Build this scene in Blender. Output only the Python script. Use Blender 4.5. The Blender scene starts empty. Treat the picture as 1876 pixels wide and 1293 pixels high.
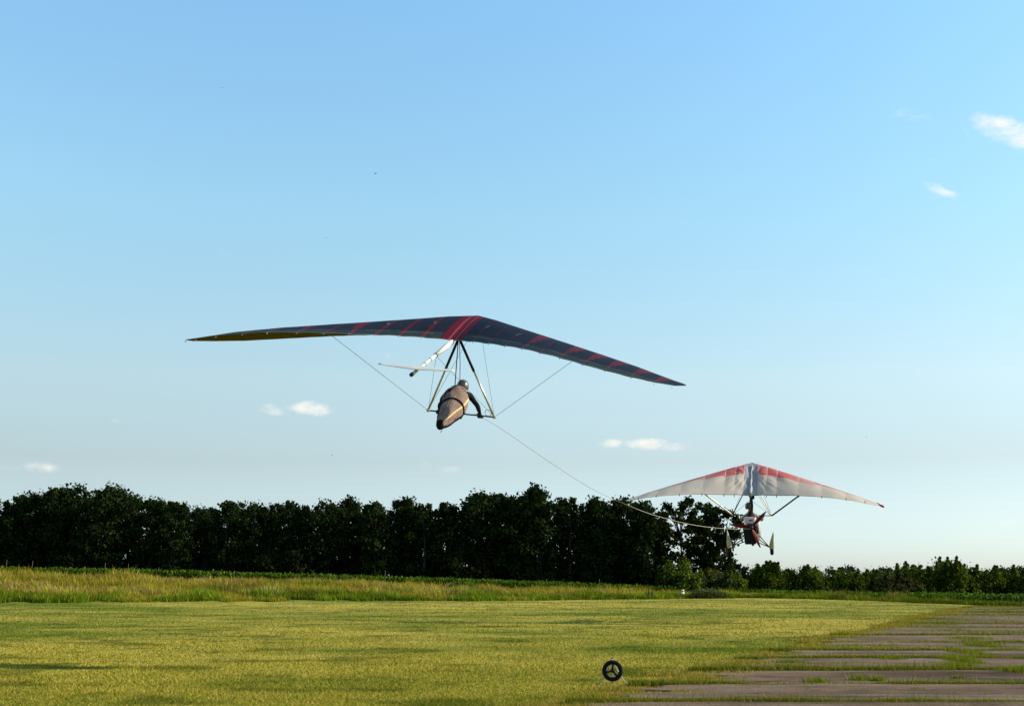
import bpy, bmesh, math, random
import numpy as np
from mathutils import Vector, Matrix

SC = bpy.context.scene
COL = SC.collection
R = math.radians
rng = np.random.default_rng(7)
random.seed(7)

# ------------------------------------------------------------ camera, world, sun, exposure
F_PX = 2340.0                      # focal length in pixels of the 1876 px wide photograph
PIT = math.atan((1062 - 646.5) / F_PX)
CAM_H = 1.5
cam_d = bpy.data.cameras.new('camera'); cam = bpy.data.objects.new('camera', cam_d); COL.objects.link(cam)
cam_d.sensor_width = 36.0; cam_d.lens = 36.0 * F_PX / 1876.0
cam_d.clip_start = 0.1; cam_d.clip_end = 20000
cam.location = (0, 0, CAM_H); cam.rotation_euler = (math.pi / 2 + PIT, 0, 0)
SC.camera = cam

SUN_EL, SUN_BACK = R(26.5), R(-2)     # sun to the right of the view, a little behind the camera
SUN_DIR = Vector((math.cos(SUN_EL) * math.cos(SUN_BACK), -math.cos(SUN_EL) * math.sin(SUN_BACK), math.sin(SUN_EL)))
sun_d = bpy.data.lights.new('sun', 'SUN'); sun_d.energy = 5.0; sun_d.angle = R(0.5); sun_d.color = (1.0, 0.90, 0.74)
sun = bpy.data.objects.new('sun', sun_d); COL.objects.link(sun)
sun.rotation_euler = SUN_DIR.to_track_quat('Z', 'Y').to_euler(); sun.location = (60, -10, 40)

def ray(px, py):
    a = (px - 938) / F_PX; b = -(py - 646.5) / F_PX
    return np.array([a, math.cos(PIT) - b * math.sin(PIT), math.sin(PIT) + b * math.cos(PIT)])
def P(px, py, Y):
    d = ray(px, py); return np.array([0, 0, CAM_H]) + d * Y / d[1]
def G(px, py):
    d = ray(px, py); return np.array([0, 0, CAM_H]) - d * CAM_H / d[2]

world = bpy.data.worlds.new('World'); SC.world = world; world.use_nodes = True
def build_world():
    nt = world.node_tree; N = nt.nodes; L = nt.links; N.clear()
    def node(t, **k):
        n = N.new(t)
        for a, b in k.items(): setattr(n, a, b)
        return n
    def math_(op, a, b=None, c=None, clamp=False):
        n = node('ShaderNodeMath', operation=op, use_clamp=clamp)
        for i, v in enumerate((a, b, c)):
            if v is None: continue
            if isinstance(v, (int, float)): n.inputs[i].default_value = v
            else: L.new(v, n.inputs[i])
        return n.outputs[0]
    sky = node('ShaderNodeTexSky', sky_type='NISHITA', sun_disc=False)
    sky.sun_elevation = SUN_EL; sky.sun_rotation = R(90) + SUN_BACK
    sky.altitude = 100; sky.air_density = 1.0; sky.dust_density = 0.6; sky.ozone_density = 1.6
    tc = node('ShaderNodeTexCoord')
    sep = node('ShaderNodeSeparateXYZ'); L.new(tc.outputs['Generated'], sep.inputs[0])
    az = math_('ARCTAN2', sep.outputs[0], sep.outputs[1]); el = math_('ARCSINE', sep.outputs[2])
    # tint of the air: white balance of the photograph
    tint = node('ShaderNodeMix', data_type='RGBA', blend_type='MULTIPLY'); tint.inputs[0].default_value = 1.0
    L.new(sky.outputs[0], tint.inputs[6]); 
    ramp = node('ShaderNodeValToRGB'); L.new(math_('MULTIPLY', el, 1 / R(60), clamp=True), ramp.inputs[0])
    cr = ramp.color_ramp; cr.elements[0].position = 0.0; cr.elements[1].position = 1.0
    for pos, c in SKY_TINT: 
        e = cr.elements[0] if pos == 0 else (cr.elements[len(cr.elements) - 1] if pos == 1 else cr.elements.new(pos)); e.color = (*c, 1)
    L.new(ramp.outputs[0], tint.inputs[7])
    low = math_('SUBTRACT', 1.0, math_('MULTIPLY', el, 1 / R(17), clamp=True))
    away = math_('MULTIPLY', math_('MULTIPLY', az, -1 / R(24), clamp=True), low)
    vm = node('ShaderNodeVectorMath', operation='SCALE'); L.new(math_('MULTIPLY_ADD', away, -1.0, 4.0), vm.inputs[3]); L.new(tint.outputs[2], vm.inputs[0])
    # clouds, fixed in the sky by azimuth and elevation
    nz = node('ShaderNodeTexNoise'); nz.inputs['Scale'].default_value = 60; nz.inputs['Detail'].default_value = 7; nz.inputs['Roughness'].default_value = 0.62
    mp = node('ShaderNodeMapping'); mp.inputs['Scale'].default_value = (1, 1, 1.7); L.new(tc.outputs['Generated'], mp.inputs[0]); L.new(mp.outputs[0], nz.inputs['Vector'])
    total = None
    for (px, py, wx, wy, rot, op) in CLOUDS:
        d = ray(px, py); d = d / np.linalg.norm(d); a0 = math.atan2(d[0], d[1]); e0 = math.asin(d[2])
        da = math_('SUBTRACT', az, a0); de = math_('SUBTRACT', el, e0); c, s = math.cos(R(rot)), math.sin(R(rot))
        u = math_('ADD', math_('MULTIPLY', da, c), math_('MULTIPLY', de, s)); v = math_('SUBTRACT', math_('MULTIPLY', de, c), math_('MULTIPLY', da, s))
        q = math_('ADD', math_('POWER', math_('ABSOLUTE', math_('MULTIPLY', u, F_PX / wx)), 2.0), math_('POWER', math_('ABSOLUTE', math_('MULTIPLY', v, F_PX / wy)), 2.0))
        f = math_('SUBTRACT', 1.0, math_('MULTIPLY', q, 0.5), clamp=True)
        f = math_('MULTIPLY', f, op)
        total = f if total is None else math_('MAXIMUM', total, f)
    dens = math_('MULTIPLY_ADD', nz.outputs[0], 2.6, -1.62)
    dens = math_('MULTIPLY', math_('ADD', dens, math_('MULTIPLY', total, 1.15)), 0.85, clamp=True)
    dens = math_('MULTIPLY', dens, math_('MULTIPLY', total, 1.6, clamp=True), clamp=True)
    dens = math_('MULTIPLY', math_('POWER', dens, 1.35), 0.80)
    mix = node('ShaderNodeMix', data_type='RGBA'); L.new(dens, mix.inputs[0]); L.new(vm.outputs[0], mix.inputs[6]); mix.inputs[7].default_value = (*CLOUD_COL, 1)
    bg = node('ShaderNodeBackground'); bg.inputs[1].default_value = SKY_STRENGTH; L.new(mix.outputs[2], bg.inputs[0])
    out = node('ShaderNodeOutputWorld'); L.new(bg.outputs[0], out.inputs[0])
SKY_STRENGTH = 0.13
CLOUD_COL = (6.6, 6.1, 5.4)
SKY_TINT = [(0, (0.185, 0.225, 0.315)), (0.025, (0.198, 0.232, 0.300)), (0.086, (0.222, 0.214, 0.214)), (0.146, (0.296, 0.282, 0.246)), (0.268, (0.314, 0.366, 0.318)), (0.417, (0.328, 0.418, 0.400)), (1, (0.31, 0.40, 0.39))]
CLOUDS = [(1850, 240, 66, 24, -24, 1.0), (1722, 347, 30, 9, -24, 0.85), (1680, 214, 50, 14, -10, 0.42), (1765, 238, 34, 8, -50, 0.36),
          (570, 748, 40, 13, -6, 1.0), (497, 751, 22, 10, -8, 0.78), (1196, 814, 56, 11, -3, 1.0), (1124, 811, 26, 9, 0, 0.75),
          (74, 856, 32, 10, -6, 0.7), (14, 856, 22, 7, 0, 0.5), (778, 854, 14, 9, 0, 0.5), (830, 860, 26, 9, -8, 0.55), (210, 771, 26, 7, 0, 0.4), (1850, 958, 32, 10, 0, 0.45), (760, 785, 20, 8, 0, 0.4), (418, 468, 22, 6, 0, 0.34), (700, 645, 40, 12, 0, 0.34)]
build_world()
SC.view_settings.view_transform = 'Standard'; SC.view_settings.look = 'None'; SC.view_settings.exposure = 0.45; SC.view_settings.gamma = 1.0

# ------------------------------------------------------------ helpers
def tag(o, label=None, cat=None, group=None, kind=None):
    if label: o['label'] = label
    if cat: o['category'] = cat
    if group: o['group'] = group
    if kind: o['kind'] = kind
    return o
def empty(name, loc=(0, 0, 0), rot=None):
    o = bpy.data.objects.new(name, None); COL.objects.link(o); o.location = loc; o.empty_display_size = 0.3
    if rot is not None: o.rotation_euler = rot
    return o
def mk(name, V, F, mat, parent=None, smooth=True, col=None, fcol=None):
    """one mesh object; col = per-vertex colours, fcol = per-face colours"""
    me = bpy.data.meshes.new(name)
    V = np.asarray(V, dtype=np.float32)
    if isinstance(F, np.ndarray):
        n, k = F.shape
        me.vertices.add(len(V)); me.vertices.foreach_set('co', V.ravel())
        me.loops.add(n * k); me.loops.foreach_set('vertex_index', F.astype(np.int32).ravel())
        me.polygons.add(n); me.polygons.foreach_set('loop_start', np.arange(0, n * k, k, dtype=np.int32))
        me.polygons.foreach_set('loop_total', np.full(n, k, dtype=np.int32))
        me.update(calc_edges=True)
    else:
        me.from_pydata([tuple(map(float, v)) for v in V], [], [tuple(f) for f in F]); me.update()
    if smooth: me.polygons.foreach_set('use_smooth', np.ones(len(me.polygons), dtype=bool))
    if col is not None:
        a = me.color_attributes.new('paint', 'FLOAT_COLOR', 'POINT'); c = np.ones((len(V), 4), np.float32); c[:, :3] = col
        a.data.foreach_set('color', c.ravel())
    if fcol is not None:
        a = me.attributes.new('paint', 'FLOAT_COLOR', 'FACE'); c = np.ones((len(me.polygons), 4), np.float32); c[:, :3] = fcol
        a.data.foreach_set('color', c.ravel())
    me.materials.append(mat)
    o = bpy.data.objects.new(name, me); COL.objects.link(o)
    if parent is not None: o.parent = parent
    return o
class MB:
    def __init__(s): s.V = []; s.F = []; s.n = 0; s.C = []
    def add(s, V, F, c=None):
        V = np.asarray(V, float)
        s.V.append(V); s.F += [tuple(i + s.n for i in f) for f in F]; s.n += len(V)
        s.C.append(np.tile(np.array(c if c is not None else (1, 1, 1), float), (len(V), 1)))
    def tube(s, pts, rad, n=10, c=None, flat=None):
        V, F = tube(pts, rad, n, flat); s.add(V, F, c); return s
    def box(s, c0, size, rot=None, c=None, bev=0.0):
        V, F = boxm(size, bev); 
        if rot is not None: V = V @ np.array(rot).T
        s.add(V + np.array(c0), F, c); return s
    def build(s, name, mat, parent=None, smooth=True, paint=False):
        return mk(name, np.concatenate(s.V), s.F, mat, parent, smooth, np.concatenate(s.C) if paint else None)
def frame(d):
    d = d / np.linalg.norm(d); u = np.cross(d, (0, 0, 1.0))
    if np.linalg.norm(u) < 1e-3: u = np.cross(d, (0, 1.0, 0))
    u /= np.linalg.norm(u); return u, np.cross(u, d)
def tube(pts, rad, n=10, flat=None):
    pts = np.asarray(pts, float); rad = np.broadcast_to(np.asarray(rad, float), (len(pts),)); V = []; F = []
    fl = 1.0 if flat is None else flat
    for i, p in enumerate(pts):
        d = pts[min(i + 1, len(pts) - 1)] - pts[max(i - 1, 0)]; u, w = frame(d)
        for k in range(n):
            a = 2 * math.pi * k / n; V.append(p + rad[i] * (math.cos(a) * u + fl * math.sin(a) * w))
    for i in range(len(pts) - 1):
        for k in range(n):
            a = i * n + k; b = i * n + (k + 1) % n; F.append((a, b, b + n, a + n))
    F.append(tuple(range(n - 1, -1, -1))); F.append(tuple((len(pts) - 1) * n + k for k in range(n)))
    return np.array(V), F
def boxm(size, bev=0.0):
    bm = bmesh.new(); bmesh.ops.create_cube(bm, size=1.0)
    bmesh.ops.scale(bm, vec=Vector(size), verts=bm.verts)
    if bev: bmesh.ops.bevel(bm, geom=bm.edges[:] + bm.verts[:], offset=bev, segments=2, affect='EDGES', profile=0.5)
    bm.verts.index_update(); V = np.array([v.co[:] for v in bm.verts]); F = [tuple(v.index for v in f.verts) for f in bm.faces]; bm.free(); return V, F
def loft(rings, cap=True):
    """rings: list of (n,3)"""
    n = len(rings[0]); V = np.concatenate(rings); F = []
    for i in range(len(rings) - 1):
        for k in range(n):
            a = i * n + k; b = i * n + (k + 1) % n; F.append((a, b, b + n, a + n))
    if cap: F.append(tuple(range(n - 1, -1, -1))); F.append(tuple((len(rings) - 1) * n + k for k in range(n)))
    return V, F
def ellipsoid(c, r, nu=18, nv=12, fn=None):
    V = []; F = []
    for j in range(nv + 1):
        t = math.pi * j / nv
        for i in range(nu):
            a = 2 * math.pi * i / nu; q = np.array([math.sin(t) * math.cos(a), math.sin(t) * math.sin(a), math.cos(t)])
            s = 1.0 if fn is None else fn(q); V.append(np.array(c) + q * np.array(r) * s)
    for j in range(nv):
        for i in range(nu): F.append((j * nu + i, (j + 1) * nu + i, (j + 1) * nu + (i + 1) % nu, j * nu + (i + 1) % nu))
    return np.array(V), F
_perm = rng.random((6, 256, 256))
def vnoise(x, y, k=0):
    xi = np.floor(x).astype(int); yi = np.floor(y).astype(int); fx = x - xi; fy = y - yi; fx = fx * fx * (3 - 2 * fx); fy = fy * fy * (3 - 2 * fy)
    g = _perm[k]; a = g[xi & 255, yi & 255]; b = g[(xi + 1) & 255, yi & 255]; c = g[xi & 255, (yi + 1) & 255]; d = g[(xi + 1) & 255, (yi + 1) & 255]
    return (a * (1 - fx) + b * fx) * (1 - fy) + (c * (1 - fx) + d * fx) * fy
def fbm(x, y, k=0, o=4):
    s = 0; w = 0.5; t = 0
    for i in range(o): s = s + w * vnoise(x * 2 ** i + 17.3 * i, y * 2 ** i + 5.1 * i, (k + i) % 6); t += w; w *= 0.5
    return s / t
def sstep(a, b, x):
    t = np.clip((x - a) / (b - a), 0, 1); return t * t * (3 - 2 * t)

# ------------------------------------------------------------ materials
def mat(name, base=(0.5, 0.5, 0.5), rough=0.6, metal=0.0, spec=0.5, paint=False, transl=0.0, tcol=None, noise=None, bump=None, coat=0.0, gain=None):
    m = bpy.data.materials.new(name); m.use_nodes = True; nt = m.node_tree; N = nt.nodes; L = nt.links
    b = N['Principled BSDF']; out = N['Material Output']
    b.inputs['Roughness'].default_value = rough; b.inputs['Metallic'].default_value = metal; b.inputs['Specular IOR Level'].default_value = spec
    b.inputs['Coat Weight'].default_value = coat
    if paint:
        a = N.new('ShaderNodeAttribute'); a.attribute_name = 'paint'; src = a.outputs['Color']
    else:
        a = N.new('ShaderNodeRGB'); a.outputs[0].default_value = (*base, 1); src = a.outputs[0]
    if noise:   # (scale, low, high)  wear and grime: multiplies the colour
        tc = N.new('ShaderNodeTexCoord'); nz = N.new('ShaderNodeTexNoise'); nz.inputs['Scale'].default_value = noise[0]; nz.inputs['Detail'].default_value = 6; nz.inputs['Roughness'].default_value = 0.65
        L.new(tc.outputs['Object'], nz.inputs['Vector'])
        mr = N.new('ShaderNodeMapRange'); mr.inputs[1].default_value = 0.3; mr.inputs[2].default_value = 0.7; mr.inputs[3].default_value = noise[1]; mr.inputs[4].default_value = noise[2]; L.new(nz.outputs[0], mr.inputs[0])
        vm = N.new('ShaderNodeVectorMath'); vm.operation = 'SCALE'; L.new(src, vm.inputs[0]); L.new(mr.outputs[0], vm.inputs[3]); src = vm.outputs[0]
    L.new(src, b.inputs['Base Color'])
    if bump:    # (scale, strength, distance)
        tc = N.new('ShaderNodeTexCoord'); nz = N.new('ShaderNodeTexNoise'); nz.inputs['Scale'].default_value = bump[0]; nz.inputs['Detail'].default_value = 5; L.new(tc.outputs['Object'], nz.inputs['Vector'])
        bp = N.new('ShaderNodeBump'); bp.inputs['Strength'].default_value = bump[1]; bp.inputs['Distance'].default_value = bump[2]; L.new(nz.outputs[0], bp.inputs['Height']); L.new(bp.outputs[0], b.inputs['Normal'])
    if transl > 0:
        t = N.new('ShaderNodeBsdfTranslucent'); mx = N.new('ShaderNodeMixShader'); mx.inputs[0].default_value = transl
        if tcol is not None:
            vm = N.new('ShaderNodeVectorMath'); vm.operation = 'MULTIPLY'; L.new(src, vm.inputs[0]); vm.inputs[1].default_value = tcol; L.new(vm.outputs[0], t.inputs[0])
        else: L.new(src, t.inputs[0])
        L.new(b.outputs[0], mx.inputs[1]); L.new(t.outputs[0], mx.inputs[2]); L.new(mx.outputs[0], out.inputs[0])
    return m
M = {}
M['leaf'] = mat('leaf', rough=0.7, spec=0.04, paint=True, transl=0.25, tcol=(1.3, 1.3, 0.7))
M['bark'] = mat('bark', (0.05, 0.045, 0.035), 0.9, spec=0.1, noise=(6, 0.6, 1.2))
M['blade'] = mat('grass_blade', rough=0.8, spec=0.02, paint=True, transl=0.3, tcol=(1.15, 1.15, 0.6))
M['corn'] = mat('corn_leaf', rough=0.6, spec=0.03, paint=True, transl=0.22)
M['dark_sail'] = mat('dark_sailcloth', rough=0.6, spec=0.10, paint=True, transl=0.05, noise=(3.0, 0.8, 1.15), bump=(5, 0.15, 0.02))
M['under_sail'] = mat('olive_sailcloth', rough=0.6, spec=0.15, paint=True, transl=0.35, noise=(3.0, 0.7, 1.2), bump=(4, 0.25, 0.03))
M['white_sail'] = mat('white_sailcloth', rough=0.6, spec=0.25, paint=True, transl=0.50, noise=(2.0, 0.9, 1.05), bump=(3, 0.3, 0.03))
M['alu'] = mat('bare_aluminium', (0.62, 0.58, 0.48), 0.35, 0.75, noise=(9, 0.75, 1.1))
M['black_tube'] = mat('black_tube', (0.010, 0.010, 0.012), 0.5, spec=0.25, noise=(9, 0.7, 1.4))
M['white_gel'] = mat('white_gelcoat', (0.60, 0.57, 0.50), 0.45, noise=(4, 0.85, 1.05))
M['wire'] = mat('steel_wire', (0.09, 0.09, 0.09), 0.6, 0.3, noise=(20, 0.8, 1.2))
M['rope'] = mat('tow_rope', rough=0.85, spec=0.1, paint=True, noise=(30, 0.7, 1.1))
M['harness'] = mat('harness_fabric', rough=0.9, spec=0.05, paint=True, noise=(9, 0.75, 1.15), bump=(14, 0.5, 0.03))
M['black_strap'] = mat('black_webbing', (0.007, 0.007, 0.008), 0.85, spec=0.1, noise=(20, 0.8, 1.3))
M['helmet'] = mat('helmet_shell', (0.10, 0.095, 0.08), 0.22, 0.25, coat=0.6, noise=(8, 0.8, 1.1))
M['navy_cloth'] = mat('navy_sleeve', (0.008, 0.010, 0.026), 0.85, spec=0.1, noise=(25, 0.6, 1.5), bump=(30, 0.5, 0.01))
M['glove'] = mat('black_glove', (0.008, 0.008, 0.008), 0.7, noise=(30, 0.7, 1.4))
M['skin'] = mat('skin', (0.45, 0.27, 0.19), 0.5, noise=(20, 0.85, 1.1))
M['cream_cloth'] = mat('cream_jacket', (0.27, 0.25, 0.19), 0.9, spec=0.05, noise=(14, 0.7, 1.1), bump=(20, 0.4, 0.01))
M['grey_cloth'] = mat('grey_trousers', (0.12, 0.13, 0.13), 0.85, noise=(14, 0.7, 1.2))
M['red_blade'] = mat('red_propeller', rough=0.5, spec=0.15, paint=True, noise=(9, 0.8, 1.1))
M['pod'] = mat('pod_fairing', rough=0.35, paint=True, noise=(5, 0.8, 1.1), coat=0.3)
M['engine'] = mat('engine_metal', (0.018, 0.018, 0.018), 0.6, 0.3, noise=(16, 0.5, 1.6), bump=(40, 0.6, 0.01))
M['radiator'] = mat('radiator', (0.006, 0.006, 0.006), 0.7, spec=0.15, noise=(20, 0.6, 1.6))
M['rubber'] = mat('rubber', (0.004, 0.004, 0.004), 0.8, spec=0.15, noise=(20, 0.7, 1.4), bump=(60, 0.4, 0.005))
M['rim'] = mat('black_plastic_rim', (0.005, 0.005, 0.008), 0.5, spec=0.2, noise=(14, 0.7, 1.3))
M['galv'] = mat('galvanised_tube', (0.60, 0.60, 0.56), 0.4, 0.6, noise=(18, 0.7, 1.1))
M['wood'] = mat('weathered_timber', (0.035, 0.028, 0.02), 0.9, noise=(9, 0.6, 1.4), bump=(20, 0.5, 0.01))
M['pale_wood'] = mat('pale_stake', (0.12, 0.095, 0.06), 0.9, noise=(9, 0.6, 1.2))
M['marker'] = mat('painted_marker', rough=0.5, paint=True, noise=(12, 0.75, 1.05))
M['feather'] = mat('bird_feather', (0.02, 0.02, 0.025), 0.8, noise=(30, 0.7, 1.3))

M['bright'] = mat('bright_white_tube', (0.85, 0.82, 0.74), 0.4, noise=(6, 0.9, 1.05))
M['tip_red'] = mat('red_tip', (0.35, 0.02, 0.03), 0.5, noise=(9, 0.8, 1.1))
M['pocket'] = mat('keel_pocket_cloth', (0.50, 0.50, 0.52), 0.7, transl=0.3, noise=(12, 0.55, 1.1), bump=(9, 0.8, 0.05))
M['spat'] = mat('spat_white', (0.42, 0.41, 0.37), 0.5, spec=0.3, noise=(6, 0.75, 1.1))
M['helmet2'] = mat('olive_helmet', (0.07, 0.06, 0.035), 0.3, coat=0.4, noise=(8, 0.7, 1.1))
M['glove2'] = mat('brown_glove', (0.07, 0.045, 0.03), 0.8, noise=(30, 0.7, 1.4))
# ------------------------------------------------------------ terrain
U_T = np.array([(x - 938) / F_PX for x in (-700, 0, 250, 400, 640, 880, 1120, 1360, 1600, 1876, 2500)])
CT = np.array([1030, 1037, 1042, 1047, 1054, 1061, 1070, 1080, 1086, 1093, 1100])       # row of the crop's top
YE = np.array([70, 79, 83, 86, 89, 91, 100, 112, 95, 72, 62], float)                      # where mowing stops
YC = np.array([95, 101, 104, 106, 108, 110, 118, 126, 112, 92, 85], float)                # where the crop starts
CORN_H = 0.95
def _zc():
    z = []
    for u, c, yc in zip(U_T, CT, YC): z.append(P(938 + u * F_PX, c, yc)[2] - CORN_H)
    return np.array(z)
ZC = _zc()
def interp_u(x, y, T): return np.interp(np.asarray(x) / np.maximum(np.asarray(y), 1e-3), U_T, T)
def terrain(x, y):
    x = np.asarray(x, float); y = np.asarray(y, float)
    ye, yc, zc = interp_u(x, y, YE), interp_u(x, y, YC), interp_u(x, y, ZC)
    z = zc * sstep(ye - 4, yc, y)
    z = z * (1 - 0.6 * sstep(260, 700, y))
    z = z + (fbm(x * 0.05, y * 0.05, 2, 3) - 0.5) * 0.10 * sstep(24, 60, y)
    return np.where(y > 1, z, 0.0)
# the mown grass and its colour: straw bands on green, running across the strip
def mown_colour(x, y):
    a = fbm(x * 0.06 + y * 0.02 + 3, y * 0.10 + x * 0.012, 0, 4); b = fbm(x * 0.30, y * 0.42, 3, 4); c = fbm(x * 1.1, y * 1.1, 1, 3)
    t = np.clip((a * 0.62 + b * 0.38 - 0.5) * 3.8 + 0.48 + 0.10 * sstep(25, 75, y), 0, 1)
    green = np.array([0.122, 0.152, 0.012]); straw = np.array([0.385, 0.300, 0.050]); dark = np.array([0.036, 0.052, 0.003])
    col = green[None] * (1 - t[:, None]) + straw[None] * t[:, None]
    k = np.clip((0.47 - c) * 3.6, 0, 0.6)[:, None] * (0.4 + 0.6 * (b < 0.55)[:, None])
    return col * (1 - k) + dark[None] * k
def pave_left(y):   # left edge of the old concrete
    return np.interp(y, [10, 15.9, 20.6, 24, 31, 40, 53, 62, 75], [-0.6, 1.15, 3.0, 4.4, 7.2, 11.4, 17.0, 21, 27]) 
def edge_dist(x, y): return x - (pave_left(y) + (fbm(x * 0 + y * 2.1, y * 0.3, 4, 4) - 0.5) * 1.5)

def ground():
    ang = np.concatenate([np.linspace(-180, -32, 26)[:-1], np.linspace(-32, 32, 620), np.linspace(32, 180, 26)[1:-1]])
    rad = np.concatenate([[0.5, 3, 6, 9], np.geomspace(12, 170, 420), np.geomspace(180, 9000, 26)])
    A, Rr = np.meshgrid(np.radians(ang), rad); x = (Rr * np.sin(A)).ravel(); y = (Rr * np.cos(A)).ravel(); z = terrain(x, y)
    V = np.stack([x, y, z], 1); na = len(ang); F = []
    i = np.arange(len(rad) - 1)[:, None] * na; j = np.arange(na)[None]; j2 = (j + 1) % na
    F = np.stack([(i + j), (i + j2), (i + na + j2), (i + na + j)], -1).reshape(-1, 4)[:, ::-1]
    col = mown_colour(x, y)
    ye, yc = interp_u(x, y, YE), interp_u(x, y, YC)
    w = (sstep(0, 2.0, y - ye))[:, None]; col = col * (1 - w) + np.array([0.09, 0.10, 0.025])[None] * w
    w = (sstep(0, 2.0, y - yc))[:, None]; col = col * (1 - w) + np.array([0.035, 0.045, 0.015])[None] * w
    # worn, dry soil along the broken edge of the concrete
    e = edge_dist(x, y); d = (sstep(-1.1, -0.15, e) * (y > 11) * (y < 74))[:, None]; soil = np.array([0.20, 0.135, 0.05])
    d = d * np.clip(fbm(x * 2.2, y * 2.2, 5, 3) * 1.9 - 0.25, 0, 1)[:, None]
    col = col * (1 - d * 0.8) + soil[None] * d * 0.8
    m = mat('ground_turf', rough=0.95, spec=0.05, paint=True, noise=(14, 0.6, 1.25), bump=(9, 1.0, 0.08))
    o = mk('ground', V, F, m, col=col); tag(o, kind='structure')
ground()

# ------------------------------------------------------------ old concrete runway: rows of slabs with weeds in the joints
JY = [10.4, 13.2, 16.19, 18.80, 21.95, 25.15, 27.7, 31.48, 35.42, 40.95, 45.0, 49.9, 55.1, 60.6, 66.1, 71.5]
def pavement():
    Vs, Fs, Cs = [], [], []; n0 = 0
    for r in range(len(JY) - 1):
        y0, y1 = JY[r], JY[r + 1]; ny = 26; nx = 170
        ys = np.linspace(y0 + 0.07, y1 - 0.05, ny)
        s = np.linspace(0, 1, nx) ** 1.4
        X = np.zeros((ny, nx)); Yy = np.zeros((ny, nx))
        for i, yy in enumerate(ys):
            xl = pave_left(yy) + (fbm(np.array([yy * 2.1]), np.array([yy * 0.3]), 4, 4)[0] - 0.5) * 1.5 + 0.1
            X[i] = xl + s * (yy * 0.62 + 8 - xl)
            Yy[i] = yy + (fbm(X[i] * 0.35, np.full(nx, r * 3.3), 1, 3) - 0.5) * 0.42 + (vnoise(X[i] * 3, np.full(nx, yy * 3), 2) - 0.5) * 0.05 * (1 if i in (0, ny - 1) else 0)
        Z = 0.028 + (fbm(X.ravel() * 0.5, Yy.ravel() * 0.5, 3, 3).reshape(X.shape) - 0.5) * 0.02 + (r % 3) * 0.006
        V = np.stack([X, Yy, Z], -1).reshape(-1, 3)
        i = np.arange(ny - 1)[:, None] * nx; j = np.arange(nx - 1)[None]
        F = np.stack([i + j, i + j + 1, i + nx + j + 1, i + nx + j], -1).reshape(-1, 4)
        # skirt down into the joint at the near side and the left side
        b0 = V[:nx].copy(); b0[:, 2] = -0.03; nb = len(V); V = np.vstack([V, b0]); jj = np.arange(nx - 1)
        F = np.vstack([F, np.stack([nb + jj, nb + jj + 1, jj + 1, jj], -1)])
        l0 = V[0:ny * nx:nx].copy(); l0[:, 2] = -0.03; nl = len(V); V = np.vstack([V, l0]); ii = np.arange(ny - 1)
        F = np.vstack([F, np.stack([nl + ii + 1, nl + ii, ii * nx, (ii + 1) * nx], -1)])
        x, y = V[:, 0], V[:, 1]
        t = fbm(x * 0.25, y * 0.9, 0, 4); q = fbm(x * 3, y * 3, 2, 3)
        ck = 1 - 0.45 * (np.abs(fbm(x * 0.9 + 4, y * 0.9, 1, 3) - 0.5) < 0.008)
        c = np.array([0.140, 0.090, 0.056])[None] * (0.15 + 1.65 * t)[:, None] * (0.55 + 0.9 * q)[:, None] * ck[:, None]
        pale = np.clip(fbm(x * 0.25 + 9, y * 2.0, 5, 4) * 3.4 - 1.75, 0, 0.7)[:, None]; c = c * (1 - pale) + np.array([0.24, 0.175, 0.125])[None] * pale
        d = np.clip(1 - (x - pave_left(y)) / 1.1, 0, 1)[:, None] * np.clip(fbm(x * 2, y * 2, 1, 3) * 2.4 - 0.7, 0, 1)[:, None]
        c = c * (1 - d) + np.array([0.20, 0.14, 0.07])[None] * d
        Vs.append(V); Fs.append(F + n0); Cs.append(c); n0 += len(V)
    m = mat('old_concrete', rough=0.97, spec=0.03, paint=True, noise=(38, 0.45, 1.5), bump=(45, 1.0, 0.03))
    o = mk('runway', np.concatenate(Vs), np.concatenate(Fs), m, smooth=False, col=np.concatenate(Cs)); tag(o, kind='structure')
pavement()

# ------------------------------------------------------------ grass
def blades(name, base, h, w, lean, colr, parent=None, seg=1, material='blade'):
    """base (n,3); h, w (n,); lean (n,2): tip offset; one triangle (or bent quad+tri) each"""
    n = len(base); a = rng.random(n) * 2 * math.pi; dx = np.stack([np.cos(a), np.sin(a), a * 0], 1) * w[:, None] * 0.5
    tip = base + np.stack([lean[:, 0], lean[:, 1], h], 1)
    if seg == 1:
        V = np.stack([base - dx, base + dx, tip], 1).reshape(-1, 3); F = np.arange(3 * n).reshape(-1, 3); fc = colr
    else:
        mid = base + np.stack([lean[:, 0] * 0.3, lean[:, 1] * 0.3, h * 0.6], 1)
        V = np.stack([base - dx, base + dx, mid + dx * 0.8, mid - dx * 0.8, tip], 1).reshape(-1, 3); k = np.arange(n)[:, None] * 5
        F = np.concatenate([k + [0, 1, 2], k + [0, 2, 3], k + [3, 2, 4]], 0); fc = np.tile(colr, (3, 1))
    return mk(name, V, F, M[material], parent, smooth=False, fcol=fc)
def jitter(col, s=0.25):
    n = len(col); return np.clip(col * (1 + (rng.random((n, 1)) - 0.5) * 2 * s) * (1 + (rng.random((n, 3)) - 0.5) * 0.16), 0, 1)

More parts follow.
